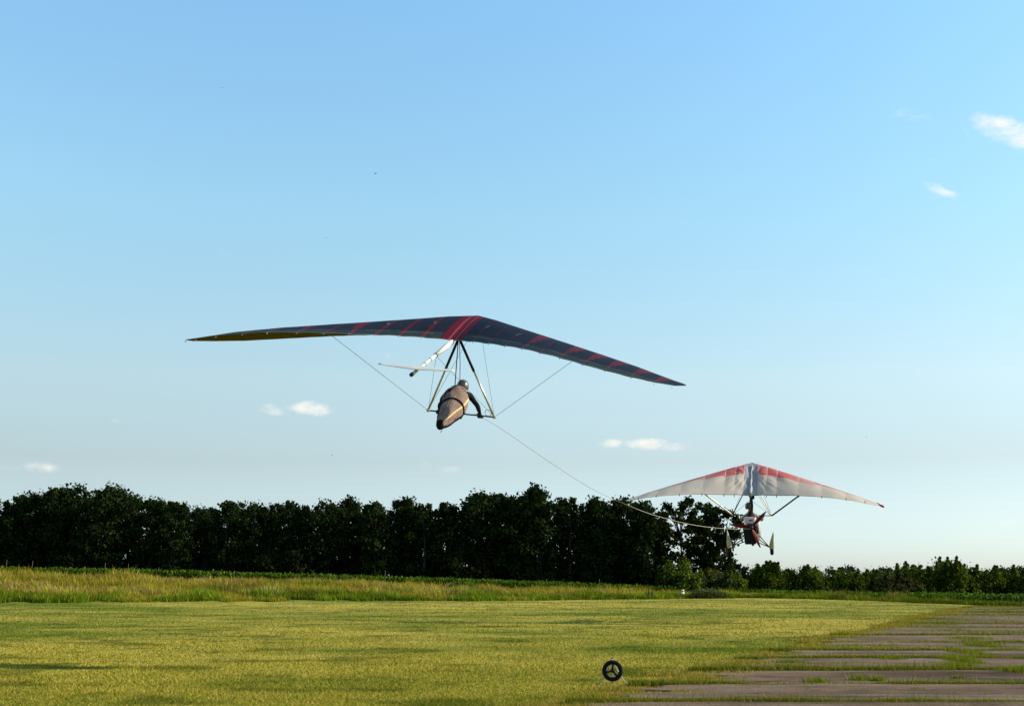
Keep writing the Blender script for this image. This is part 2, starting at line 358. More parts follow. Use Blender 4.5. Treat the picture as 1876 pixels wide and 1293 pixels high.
def mown_grass():
    n = 620000
    px = rng.random(n) * 2300 - 210; py = 1085 + rng.random(n) ** 0.8 * 260
    a = (px - 938) / F_PX; b = -(py - 646.5) / F_PX; d1 = math.cos(PIT) - b * math.sin(PIT); d2 = math.sin(PIT) + b * math.cos(PIT)
    s = -CAM_H / d2; x = a * s; y = d1 * s
    ok = (y > 12) & (y < interp_u(x, y, YE) + 1) & (edge_dist(x, y) < 0.02)
    x, y = x[ok], y[ok]; n = len(x)
    base = np.stack([x, y, terrain(x, y) - 0.004], 1)
    lush = fbm(x * 0.5, y * 0.5, 2, 3)
    h = (0.014 + 0.026 * rng.random(n) ** 1.5) * (0.5 + 1.1 * lush) * (1 + 0.5 * sstep(30, 80, y))
    w = 0.006 + 0.0007 * y
    lean = (rng.random((n, 2)) - 0.5) * h[:, None] * 2.2
    c = mown_colour(x, y); r = rng.random(n)
    c = np.where((r < 0.10)[:, None], np.array([0.42, 0.33, 0.08]) * (0.45 + 0.5 * c[:, :1] / 0.3), np.where((r > 0.74)[:, None], np.array([0.10, 0.145, 0.006]), c))
    e = edge_dist(x, y); dry = (sstep(-1.2, 0, e) * (rng.random(n) < 0.7))[:, None]; c = c * (1 - dry) + np.array([0.30, 0.19, 0.06]) * dry
    o = blades('mown_grass', base, h, w, lean, jitter(c, 0.18)); tag(o, 'short mown yellow green grass covering the airfield strip', 'grass', kind='stuff')
mown_grass()

def joint_weeds():
    B, H, W, Lx, C = [], [], [], [], []
    def put(x, y, h, c, w=None, ln=0.5):
        n = len(x); B.append(np.stack([x, y, np.full(n, 0.0)], 1)); H.append(h); W.append(0.006 + 0.0006 * y if w is None else w)
        Lx.append((rng.random((n, 2)) - 0.5) * h[:, None] * 2 * ln); C.append(c)
    gA, gB, gS = np.array([0.085, 0.13, 0.006]), np.array([0.17, 0.19, 0.012]), np.array([0.27, 0.19, 0.05])
    def colour(n, t=0.3):
        r = rng.random(n)[:, None]; k = rng.random(n)[:, None] < t; c = gA * (1 - r) + gB * r; return jitter(np.where(k, gS, c), 0.3)
    for r, Y0 in enumerate(JY[1:], 1):
        xr = Y0 * 0.5 + 2; xl = float(pave_left(Y0)) - 0.6; L = xr - xl; n = int(L * (5200 if Y0 < 23 else 2600 if Y0 < 30 else 1500 if Y0 < 36 else 900))
        x = xl + rng.random(n) * L; yoff = (fbm(x * 0.35, np.full(n, r * 3.3), 1, 3) - 0.5) * 0.42
        dens = fbm(x * 0.5, np.full(n, r * 7.7), 2, 3); keep = rng.random(n) < np.clip(dens * 3.6 - 0.95, 0.14, 1)
        x, yoff, dens = x[keep], yoff[keep], dens[keep]; m = len(x)
        spread = 0.045 + 0.10 * np.clip(dens - 0.5, 0, 1); y = Y0 + yoff + rng.normal(0, 1, m) * spread
        h = (0.030 + 0.062 * rng.random(m)) * (0.55 + 0.9 * dens)
        tall = rng.random(m) < 0.03; h = np.where(tall, h * 2.0, h)
        put(x, y, h, colour(m, 0.28))
    # the weedy cross joint and separate clumps on the slabs
    for (px, py, rx, ry, nn, hh) in [(1762, 1213, 0.36, 1.1, 2300, 0.15), (1768, 1198, 0.42, 1.5, 2200, 0.15), (1797, 1184, 0.5, 1.0, 1500, 0.14), (1775, 1172, 0.9, 0.8, 1500, 0.12),
            (1755, 1224, 0.36, 0.5, 1300, 0.15), (1636, 1210, 0.4, 0.3, 650, 0.12), (1448, 1216, 0.5, 0.3, 900, 0.12), (1870, 1232, 0.5, 0.5, 1300, 0.16), (1555, 1267, 0.9, 0.05, 900, 0.07),
            (1678, 1267, 0.22, 0.08, 400, 0.08), (1757, 1245, 0.2, 0.1, 380, 0.10), (1480, 1266, 0.1, 0.06, 160, 0.08), (1855, 1190, 0.8, 0.3, 700, 0.09), (1520, 1218, 0.9, 0.12, 800, 0.07), (1560, 1216, 0.9, 0.1, 700, 0.07),
            (1720, 1217, 1.1, 0.12, 800, 0.07), (1850, 1160, 3.2, 1.3, 2200, 0.11), (1740, 1156, 1.2, 0.6, 500, 0.1), (1495, 1252, 0.3, 0.25, 500, 0.13), (1575, 1248, 0.25, 0.25, 380, 0.15), (1610, 1250, 0.12, 0.2, 300, 0.15)]:
        g = G(px, py); nn = int(nn * 0.7); x = g[0] + rng.normal(0, 1, nn) * rx * 0.30; y = g[1] + rng.normal(0, 1, nn) * ry * 0.42
        put(x, y, 0.8 * hh * (0.35 + 0.8 * rng.random(nn)), colour(nn, 0.12), ln=0.8)
    # patches creeping over the far slabs, and the ragged edge
    n = 150000; px = 1500 + rng.random(n) * 620; py = 1108 + rng.random(n) * 85
    a = (px - 938) / F_PX; b = -(py - 646.5) / F_PX; d2 = math.sin(PIT) + b * math.cos(PIT); s = -CAM_H / d2; x = a * s; y = (math.cos(PIT) - b * math.sin(PIT)) * s
    f = fbm(x * 0.16, y * 0.55, 3, 4); e = x - pave_left(y)
    keep = (e > -0.5) & (y > 28) & (y < 76) & (f > 0.62 - 0.11 * sstep(34, 46, y) - 0.13 * sstep(45, 60, y) - 0.12 * (e < 2.0)) & (rng.random(n) < 0.45 + 0.55 * sstep(30, 50, y))
    x, y = x[keep], y[keep]; m = len(x); put(x, y, 0.025 + 0.055 * rng.random(m), colour(m, 0.25))
    n = 60000; y = 12 + rng.random(n) ** 1.3 * 56; x = pave_left(y) - 0.15 + rng.normal(0, 1, n) * 0.26 + (fbm(y * 2.1, y * 0.3, 4, 4) - 0.5) * 1.5
    k = fbm(x * 1.5, y * 1.5, 5, 3) > 0.42; x, y = x[k], y[k]; m = len(x)
    c = jitter(np.where((rng.random(m) < 0.5)[:, None], np.array([0.34, 0.20, 0.06]), gB[None]), 0.35); put(x, y, 0.03 + 0.05 * rng.random(m), c)
    o = blades('joint_weeds', np.concatenate(B), np.concatenate(H), np.concatenate(W), np.concatenate(Lx), np.concatenate(C))
    tag(o, 'green weeds and dry grass growing in the runway joints', 'weeds', kind='stuff')
joint_weeds()

def tall_grass():
    n = 270000
    u = -0.62 + rng.random(n) * 1.24; ye = np.interp(u, U_T, YE); yc = np.interp(u, U_T, YC)
    t = rng.random(n) ** 1.15; y = ye + (yc + 1.5 - ye) * t + (fbm(u * 60, u * 0 + 2, 1, 3) - 0.5) * 4.0 * (1 - t); x = u * y
    clump = np.clip((fbm(x * 0.7, y * 0.5, 0, 4) - 0.5) * 2.0 + 0.5, 0, 1); big = fbm(x * 0.12 + 4, y * 0.3, 3, 3); mid = fbm(x * 0.33 + 8, y * 0.33, 4, 3)
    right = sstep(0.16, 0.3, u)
    hum = np.clip((fbm(x * 0.28 + 2, y * 0.12, 2, 2) - 0.30) * 2.6, 0.6, 1.45)
    h = (0.20 + 0.45 * rng.random(n)) * (0.50 + 0.65 * clump + 0.4 * (mid > 0.52)) * (1 - right + right * hum * 1.25) * (1 + 0.12 * sstep(-0.2, -0.33, u)) * (0.62 + 0.38 * sstep(0, 0.25, t)) * (1 - 0.10 * right)
    thin = rng.random(n) < 0.985; h = np.where(thin, h, h * 1.35)
    green = np.array([0.075, 0.125, 0.006]); lime = np.array([0.20, 0.215, 0.014]); ochre = np.array([0.235, 0.180, 0.022]); pink = np.array([0.28, 0.18, 0.085]); brown = np.array([0.13, 0.070, 0.016])
    g = np.clip(1.0 - t * 2.6 + (mid - 0.5) * 4.5 + (clump - 0.5) * 0.9, 0, 1)[:, None]
    g = np.maximum(g, (0.55 * right)[:, None])
    c = ochre * (1 - g) + green * g
    r = rng.random(n)[:, None]
    c = np.where(r < 0.22, lime, c); pk = (big > 0.5)[:, None] & (r > 0.66) & (t > 0.2)[:, None]; c = np.where(pk, pink, c); c = np.where(r > 0.95, brown, c)
    w = 0.030 + 0.02 * rng.random(n); lean = (rng.random((n, 2)) - 0.5) * h[:, None] * 0.7 + np.array([-0.05, 0]) 
    base = np.stack([x, y, terrain(x, y) - 0.02], 1)
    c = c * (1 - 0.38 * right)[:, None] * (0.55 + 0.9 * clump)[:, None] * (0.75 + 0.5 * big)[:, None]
    lean = lean + (np.stack([fbm(x * 0.5, y * 0.5, 5, 2), fbm(x * 0.5, y * 0.5, 1, 2)], 1) - 0.5) * 0.7 * h[:, None]
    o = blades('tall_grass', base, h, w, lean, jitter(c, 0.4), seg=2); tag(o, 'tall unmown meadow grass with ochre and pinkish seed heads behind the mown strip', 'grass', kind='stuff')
tall_grass()

def weed_bush(px, py, Y, wd, ht, label, colour, n=900):
    p = P(px, py, Y); z = float(terrain(p[0], p[1])); e = empty('weed_clump', (p[0], p[1], z))
    tag(e, label, 'weed clump')
    a = rng.random(n) * 2 * math.pi; rr = np.sqrt(rng.random(n)) * wd / 2; x = rr * np.cos(a); y = rr * np.sin(a) * 0.7
    hh = ht * np.sqrt(np.clip(1 - (rr / (wd / 2)) ** 2, 0.05, 1)); base = np.stack([x, y, rng.random(n) * hh * 0.6], 1)
    blades('foliage', base, hh * 0.5 * (0.4 + rng.random(n)), np.full(n, 0.09), (rng.random((n, 2)) - 0.5) * 0.5, jitter(np.tile(colour, (n, 1)), 0.35), e, 2)
    s = MB()
    for k in range(6): s.tube([(0.02 * k, 0, -0.05), ((k - 2.5) * wd * 0.1, 0.03 * k, ht * 0.6)], [0.02, 0.008], 5)
    s.build('stem', M['bark'], e)
weed_bush(845, 1070, 104, 2.6, 0.95, 'dark green weed clump at the crop edge below the tall central trees', (0.06, 0.10, 0.014))
weed_bush(1078, 1080, 103, 2.4, 0.8, 'yellow green weed clump at the end of the tall grass bank', (0.17, 0.20, 0.02))
weed_bush(1300, 1091, 108, 3.8, 0.75, 'wide dark grass clump under the leaning timber rail', (0.055, 0.07, 0.014), 1400)

def corn():
    n = 15000
    u = -0.60 + rng.random(n) * 1.2; yc = np.interp(u, U_T, YC); y = yc + rng.random(n) ** 1.6 * 22; y = np.round(y / 0.7) * 0.7 + rng.normal(0, 0.05, n)
    x = u * y; keep = y > yc; x, y = x[keep], y[keep]; n = len(x)
    z = terrain(x, y) - 0.02; H = CORN_H * (0.74 + 0.30 * rng.random(n)) * (0.9 + 0.2 * fbm(x * 0.2, y * 0.2, 1, 2))
    V, F, C = [], [], []; k0 = 0; K = 7
    for i in range(K):
        a = rng.random(n) * 2 * math.pi; hb = H * (0.15 + 0.11 * i); d = np.stack([np.cos(a), np.sin(a)], 1); s = np.stack([-d[:, 1], d[:, 0]], 1) * 0.055
        ln = 0.20 + 0.26 * rng.random(n) - 0.02 * i; rise = 0.16 + 0.18 * rng.random(n)
        p0 = np.stack([x, y, z + hb], 1); p1 = p0 + np.column_stack([d * (ln * 0.5)[:, None], rise]); p2 = p0 + np.column_stack([d * ln[:, None], rise * 0.55])
        s3 = np.column_stack([s, np.zeros(n)])
        V.append(np.stack([p0 - s3 * 0.6, p0 + s3 * 0.6, p1 + s3, p1 - s3, p2], 1).reshape(-1, 3)); q = np.arange(n)[:, None] * 5 + k0
        F.append(np.concatenate([q + [0, 1, 2], q + [0, 2, 3], q + [3, 2, 4]])); k0 += 5 * n
        c = jitter(np.tile([0.058, 0.105, 0.004], (n, 1)), 0.7); C.append(np.tile(c, (3, 1)))
    s0 = np.array([0.018, 0, 0]); b = np.stack([x, y, z], 1); t = b + np.column_stack([np.zeros((n, 2)), H])
    V.append(np.stack([b - s0, b + s0, t], 1).reshape(-1, 3)); F.append(np.arange(3 * n).reshape(-1, 3) + k0); C.append(jitter(np.tile([0.06, 0.12, 0.02], (n, 1))))
    o = mk('corn_crop', np.concatenate(V), np.concatenate(F), M['corn'], smooth=False, fcol=np.concatenate(C)); tag(o, 'deep green young corn crop in rows before the trees', 'crop', kind='stuff')
corn()

# ------------------------------------------------------------ trees and bushes
def leaf_mesh(name, centres, radii, per, size, c0, c1, parent, squash=0.85):
    cs = np.asarray(centres); n = len(cs) * per; idx = np.repeat(np.arange(len(cs)), per)
    d = rng.normal(size=(n, 3)); d /= np.linalg.norm(d, axis=1)[:, None]; rr = np.minimum(np.abs(rng.normal(0, 0.62, n)) + 0.12, 1.55)
    p = cs[idx] + d * (np.asarray(radii)[idx] * rr)[:, None] * np.array([1, 1, squash])
    nn = rng.normal(size=(n, 3)) + d * 0.8; nn /= np.linalg.norm(nn, axis=1)[:, None]
    u = np.cross(nn, rng.normal(size=(n, 3))); u /= np.linalg.norm(u, axis=1)[:, None]; v = np.cross(nn, u)
    sz = (size * (0.6 + 0.8 * rng.random(n)))[:, None] * 0.5
    V = np.stack([p - u * sz, p - v * sz * 0.7 + u * sz * 0.1, p + u * sz, p + v * sz * 0.7 + u * sz * 0.1], 1).reshape(-1, 3)
    F = np.arange(4 * n).reshape(-1, 4)
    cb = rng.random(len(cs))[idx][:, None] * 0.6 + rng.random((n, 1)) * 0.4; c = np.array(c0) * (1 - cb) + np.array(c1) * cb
    return mk(name, V, F, M['leaf'], parent, smooth=False, fcol=jitter(c, 0.2))
def limb(s, a, b, r0, r1, bend=0.15, k=4):
    a, b = np.array(a, float), np.array(b, float); L = np.linalg.norm(b - a); o = rng.normal(size=3) * bend * L * 0.5; ts = np.linspace(0, 1, k + 1)
    pts = [a + (b - a) * t + o * math.sin(math.pi * t) for t in ts]; s.tube(pts, [r0 + (r1 - r0) * t for t in ts], 7); return pts
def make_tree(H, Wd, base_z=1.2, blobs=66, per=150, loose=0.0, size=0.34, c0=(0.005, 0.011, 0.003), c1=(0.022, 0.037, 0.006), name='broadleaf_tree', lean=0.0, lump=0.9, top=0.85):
    e = empty(name); s = MB(); pts = limb(s, (0, 0, -0.3), (lean * H, 0, H * 0.82), 0.20 + H * 0.006, 0.05, 0.04, 8)
    cen, rad = [], []
    for i in range(blobs):
        t = (i + 0.5) / blobs; z = base_z + (H - base_z) * (0.03 + 0.95 * t) ; prof = max(0.05, 1 - (abs(t - 0.48) / 0.56) ** 3.2) ** 0.5
        a = rng.random() * 2 * math.pi; r = Wd / 2 * prof * math.sqrt(rng.random()) * (1 - 0.1 * loose)
        if t > 0.9: r *= top
        c = np.array([math.cos(a) * r + lean * z, math.sin(a) * r, z - 0.3]); cen.append(c); rad.append(lump * (0.55 + 0.6 * rng.random()) * (1 - 0.35 * loose) * (0.75 if t > 0.88 else 1))
        if i % 3 == 0: j = min(len(pts) - 2, max(1, int((z - 1.2) / (H * 0.82) * len(pts)))); limb(s, pts[j - 1], c, 0.07, 0.02, 0.15, 4)
    s.build('trunk', M['bark'], e)
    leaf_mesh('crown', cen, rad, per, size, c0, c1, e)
    return e
def copy_tree(o, parent=None):
    c = o.copy(); COL.objects.link(c)
    if parent is not None: c.parent = parent
    for ch in [q for q in bpy.data.objects if q.parent == o]: copy_tree(ch, c)
    return c
TOPS = np.array([(-200, 915), (-60, 905), (0, 918), (30, 908), (50, 904), (100, 897), (135, 887), (165, 903), (190, 896), (215, 891), (250, 904), (290, 914), (320, 916), (345, 930), (370, 928), (430, 916), (460, 922), (520, 914), (570, 925), (610, 915), (645, 912), (700, 915), (750, 912), (795, 928), (830, 910), (865, 905), (900, 900), (940, 904), (985, 894), (1014, 918), (1040, 914), (1055, 918), (1095, 908), (1150, 916), (1200, 914), (1240, 908), (1290, 918), (1320, 925), (1340, 940)], float)
def trees():
    random.seed(3)
    protos = [make_tree(10.5, 4.8), make_tree(10.5, 4.6, top=0.6), make_tree(10.5, 5.4, blobs=58, lump=1.0), make_tree(10.5, 4.4, lean=0.02), make_tree(10.5, 5.0, base_z=0.8, lump=0.8, blobs=60)]
    uniq = {135: 'tallest dark tree near the left end, its crown peaking above its neighbours', 985: 'tall tree whose round top is the highest of the middle trees', 215: 'broad tree with the high domed crown, second peak from the left of the treeline',
            1095: 'tree with a pointed top directly left of the far wing tip', 370: 'low tree with a loose top in the dip of the left treeline', 1250: 'open crowned tree under the left half of the far white wing'}
    used = set(); i = 0
    def place(px, Y, frac, first, label):
        nonlocal i
        k = random.randrange(len(protos)); src = protos[k]
        o = src if k not in used else copy_tree(src); used.add(k)
        ptop = np.interp(px, TOPS[:, 0], TOPS[:, 1]); p = P(px, ptop, Y); z0 = float(terrain(p[0], p[1])); H = (p[2] - z0) * frac
        o.location = (p[0], p[1], z0); s = H / 10.5; o.scale = (s * random.uniform(0.9, 1.15), s * random.uniform(0.9, 1.1), s); o.rotation_euler = (0, 0, random.random() * 6.28)
        tag(o, label, 'tree', 'dark broadleaf trees of the windbreak'); i += 1
    px = -190
    front = []
    while px < 1232: front.append(px); px += random.uniform(36, 52)
    for q in uniq:
        if q < 1240:
            j = min(range(len(front)), key=lambda t: abs(front[t] - q)); front[j] = q
    ORD = 'first second third fourth fifth sixth seventh eighth ninth tenth eleventh twelfth thirteenth fourteenth fifteenth sixteenth seventeenth eighteenth nineteenth twentieth twenty-first twenty-second twenty-third twenty-fourth twenty-fifth twenty-sixth twenty-seventh twenty-eighth twenty-ninth thirtieth'.split()
    vis = [q for q in front if q > -20]
    for q in front: place(q, random.uniform(129, 133), random.uniform(0.97, 1.04), True, uniq.get(q) or (('front row windbreak tree, ' + ORD[vis.index(q)] + ' from the left edge of the photo') if q in vis else 'dark windbreak tree outside the left edge of the photo'))
    px = -175
    while px < 1215: place(px, random.uniform(137, 142), random.uniform(0.93, 1.02), False, 'dark broadleaf tree in the rear row of the long windbreak behind the crop'); px += random.uniform(40, 58)
    # the loose end trees with sky showing through
    for (q, Y, H, Wd, lab) in [(1246, 131, None, 6.0, uniq[1250]), (1290, 133, None, 5.4, 'loose tree second from the right end of the tall treeline, sky showing through'), (1324, 131, 925, 5.0, 'thin last tree at the right end of the tall treeline, beside the microlight wheels')]:
        ptop = np.interp(q, TOPS[:, 0], TOPS[:, 1]); p = P(q, ptop, Y); z0 = float(terrain(p[0], p[1]))
        e = make_tree(p[2] - z0, Wd, base_z=1.4, blobs=66, per=105, loose=0.5, size=0.33, lump=0.80, c0=(0.006, 0.012, 0.003), c1=(0.024, 0.038, 0.006))
        e.location = (p[0], p[1], z0); tag(e, lab, 'tree')
    # understorey along the foot of the windbreak
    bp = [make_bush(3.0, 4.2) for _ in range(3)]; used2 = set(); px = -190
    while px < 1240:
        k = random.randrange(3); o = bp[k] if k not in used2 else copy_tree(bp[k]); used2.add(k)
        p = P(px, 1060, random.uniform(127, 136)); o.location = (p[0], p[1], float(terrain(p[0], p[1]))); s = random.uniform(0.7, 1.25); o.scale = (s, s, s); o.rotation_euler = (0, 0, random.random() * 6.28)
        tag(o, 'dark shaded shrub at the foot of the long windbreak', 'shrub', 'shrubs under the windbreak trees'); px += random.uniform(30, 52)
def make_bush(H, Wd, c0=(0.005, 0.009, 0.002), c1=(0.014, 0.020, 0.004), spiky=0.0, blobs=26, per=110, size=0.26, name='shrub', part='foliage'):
    e = empty(name); s = MB(); cen, rad = [], []
    for i in range(blobs):
        a = rng.random() * 2 * math.pi; t = rng.random() ** 0.85; z = H * (0.10 + 0.80 * t); r = Wd / 2 * math.sqrt(rng.random()) * math.sqrt(max(0.05, 1 - t * t * 0.85)); c = np.array([r * math.cos(a), r * math.sin(a), z])
        cen.append(c); rad.append(0.18 * H * (0.7 + 0.6 * rng.random()))
        if i % 3 == 0: limb(s, (0, 0, -0.2), c, 0.05, 0.015, 0.2, 3)
    if spiky:
        for i in range(int(spiky)):
            a = rng.random() * 2 * math.pi; r = Wd * 0.36 * rng.random(); x, y = r * math.cos(a), r * math.sin(a); top = H * (1.0 + 0.22 * rng.random())
            lx, ly = rng.normal(0, 0.25, 2)
            for q in range(7):
                f = q / 6; cen.append(np.array([x + lx * f + rng.normal() * 0.06, y + ly * f, H * 0.66 * (1 - f) + top * f])); rad.append(0.38 * (1 - f) ** 0.8 + 0.07)
            limb(s, (x * 0.3, y * 0.3, 0), (x * 1.2, y * 1.2, top), 0.05, 0.012, 0.05, 3)
    s.build('trunk', M['bark'], e)
    leaf_mesh(part, cen, rad, per, size, c0, c1, e, 1.25)
    return e
def right_bushes():
    g0, g1 = (0.018, 0.030, 0.003), (0.095, 0.120, 0.009)
    # px, top row, depth, width, spiky, label
    L = [(1340, 1046, 128, 3.4, 5, 'small pointed bush just right of the last tall tree'), (1362, 1050, 132, 3.6, 3, 'low round bush between the last tall tree and the tall willow like bush'),
         (1402, 1027, 130, 4.4, 9, 'tall spiky bush rising straight below the microlight'), (1440, 1046, 134, 4.4, 3, 'rounded bush right of the spiky bush below the microlight'),
         (1480, 1036, 130, 4.2, 6, 'bush with a crown leaning right, left of the low dip in the hedge'), (1520, 1048, 133, 4.2, 2, 'low rounded bush in the dip of the hedge'), (1556, 1044, 131, 4.6, 3, 'bush in front of the round bluish far tree'),
         (1598, 1044, 133, 4.6, 4, 'light topped bush at the middle of the right hedge'), (1636, 1043, 134, 4.2, 3, 'bush behind the brownish low shrub'), (1674, 1030, 130, 4.8, 8, 'tall bright bush left of the tallest right hand bush'),
         (1712, 1046, 133, 3.8, 2, 'low bush in the gap between the two tallest right hand bushes'), (1738, 1022, 130, 5.0, 11, 'tallest bush of the right hedge with upright shoots'), (1772, 1034, 131, 3.6, 5, 'slim bush leaning on the right side of the tallest hedge bush'),
         (1806, 1042, 131, 4.2, 4, 'rounded bush second from the right edge of the photo'), (1848, 1041, 132, 4.8, 4, 'broad bush near the right edge of the photo'), (1895, 1046, 130, 4.6, 3, 'bush cut by the right edge of the photo'), (1950, 1040, 130, 5, 4, None), (2010, 1044, 131, 5, 4, None), (2070, 1040, 131, 5, 4, None)]
    for (px, tp, Y, wd, sp, lab) in L:
        p = P(px, tp, Y); z0 = float(terrain(p[0], p[1])); H = (p[2] - z0) / (1.20 if sp > 4 else 1.12)
        e = make_bush(H, wd, g0, g1, sp, blobs=46, per=105, size=0.24, name='hedge_bush'); e.location = (p[0], p[1], z0); e.rotation_euler = (0, 0, 0)
        tag(e, lab or 'green bush continuing the hedge beyond the right edge', 'bush', 'bushes of the right hedge')
    for (px, tp, Y, wd, c0, c1, lab) in [(1640, 1054, 126, 5.2, (0.035, 0.032, 0.010), (0.055, 0.055, 0.014), 'low brownish shrub in front of the right hedge'),
            (1243, 1032, 125, 3.6, (0.05, 0.075, 0.008), (0.10, 0.13, 0.014), 'bright green shrub in front of the open crowned tree'), (1262, 1052, 123, 2.6, (0.05, 0.08, 0.008), (0.12, 0.15, 0.014), 'small yellow green shrub right of the bright green shrub'), (1222, 1050, 125, 3.0, (0.02, 0.035, 0.008), (0.05, 0.07, 0.014), 'dark green shrub left of the bright green shrub'),
            (1296, 1048, 126, 4.4, (0.04, 0.055, 0.008), (0.10, 0.10, 0.02), 'olive shrub with upright twigs below the loose end tree'), (1326, 1056, 126, 3.2, (0.02, 0.035, 0.008), (0.05, 0.07, 0.014), 'dark low shrub below the last tall tree'), (1270, 1062, 124, 3.2, (0.02, 0.035, 0.008), (0.05, 0.07, 0.014), 'dark low shrub between the yellow green and the olive shrub')]:
        p = P(px, tp, Y); z0 = float(terrain(p[0], p[1])); e = make_bush(p[2] - z0, wd, c0, c1, 3, blobs=26, per=110, size=0.24); e.location = (p[0], p[1], z0); tag(e, lab, 'shrub')
    for (px, tp, Y, wd, lab) in [(1432, 1046, 330, 8, 'far bluish tree peeping over the hedge right of the spiky bush'), (1551, 1038, 330, 12, 'round bluish far tree above the low dip in the hedge'), (1630, 1040, 330, 11, 'far bluish tree behind the middle of the right hedge'),
            (1706, 1043, 330, 8, 'far tree showing between the two tallest right hand bushes'), (1820, 1045, 330, 7, 'small far tree peeping over the hedge near the right edge'), (1838, 1041, 330, 7, 'far domed tree above the broad right bush'), (1874, 1038, 330, 9, 'far tree cut by the right edge of the photo')]:
        p = P(px, tp, Y); z0 = float(terrain(p[0], p[1])); e = make_tree(p[2] - z0, wd, base_z=1.0, blobs=34, per=80, size=0.6, lump=1.5, c0=(0.016, 0.028, 0.014), c1=(0.030, 0.045, 0.022), name='far_tree'); e.location = (p[0], p[1], z0); tag(e, lab, 'tree')  # leaf colours made bluer and paler: distance haze painted into the crowns
trees(); right_bushes()

# ------------------------------------------------------------ hang glider
def rotm(yaw, pitch, roll): return Matrix.Rotation(-yaw, 3, 'Z') @ Matrix.Rotation(pitch, 3, 'X') @ Matrix.Rotation(roll, 3, 'Y')
def airfoil(nc, up, lo):
    """upper and lower camber as (u, dz/c) from the leading edge to the trailing edge"""
    u = (1 - np.cos(np.linspace(0, math.pi, nc))) / 2
    zu = up * (2.97 * np.sqrt(u) - 1.26 * u - 3.52 * u ** 2 + 2.84 * u ** 3 - 1.03 * u ** 4) * 0.98
    zl = -lo * (2.97 * np.sqrt(u) - 1.26 * u - 3.52 * u ** 2 + 2.84 * u ** 3 - 1.03 * u ** 4) * 0.98
    return u, zu, zl
def wing_half(sg, L, sweep, zt, TT, CH, WZ, up, lo, ns, nc, t0=0.0, scallop=0.0, nbat=9):
    t = np.linspace(t0, 1, ns); c = np.interp(t, TT, CH); wz = np.interp(t, TT, WZ); u, zu, zl = airfoil(nc, 1, 1)
    le = np.stack([sg * math.cos(sweep) * L * t, -math.sin(sweep) * L * t, zt * t * t], 1)
    ph = np.abs(np.sin(np.pi * t * (nbat + 0.5)))
    cc = c * (1 - scallop * ph); thick_u = np.interp(t, [0, 0.1, 0.8, 1], [up[0], up[1], up[2], up[3]]); thick_l = np.interp(t, [0, 0.1, 0.8, 1], lo)
    def surf(z, th): return np.stack([np.broadcast_to(le[:, None, 0], (ns, nc)), le[:, None, 1] - u[None] * cc[:, None], le[:, None, 2] + u[None] ** 1.15 * wz[:, None] + z[None] * th[:, None] * c[:, None]], -1)
    U = surf(zu, thick_u); Lw = surf(zl, thick_l)
    i = np.arange(ns - 1)[:, None] * nc; j = np.arange(nc - 1)[None]; F = np.stack([i + j, i + j + 1, i + nc + j + 1, i + nc + j], -1).reshape(-1, 4)
    if sg > 0: F = F[:, ::-1]
    return U.reshape(-1, 3), Lw.reshape(-1, 3), F, np.repeat(t, nc), np.tile(u, ns), np.repeat(c, nc)

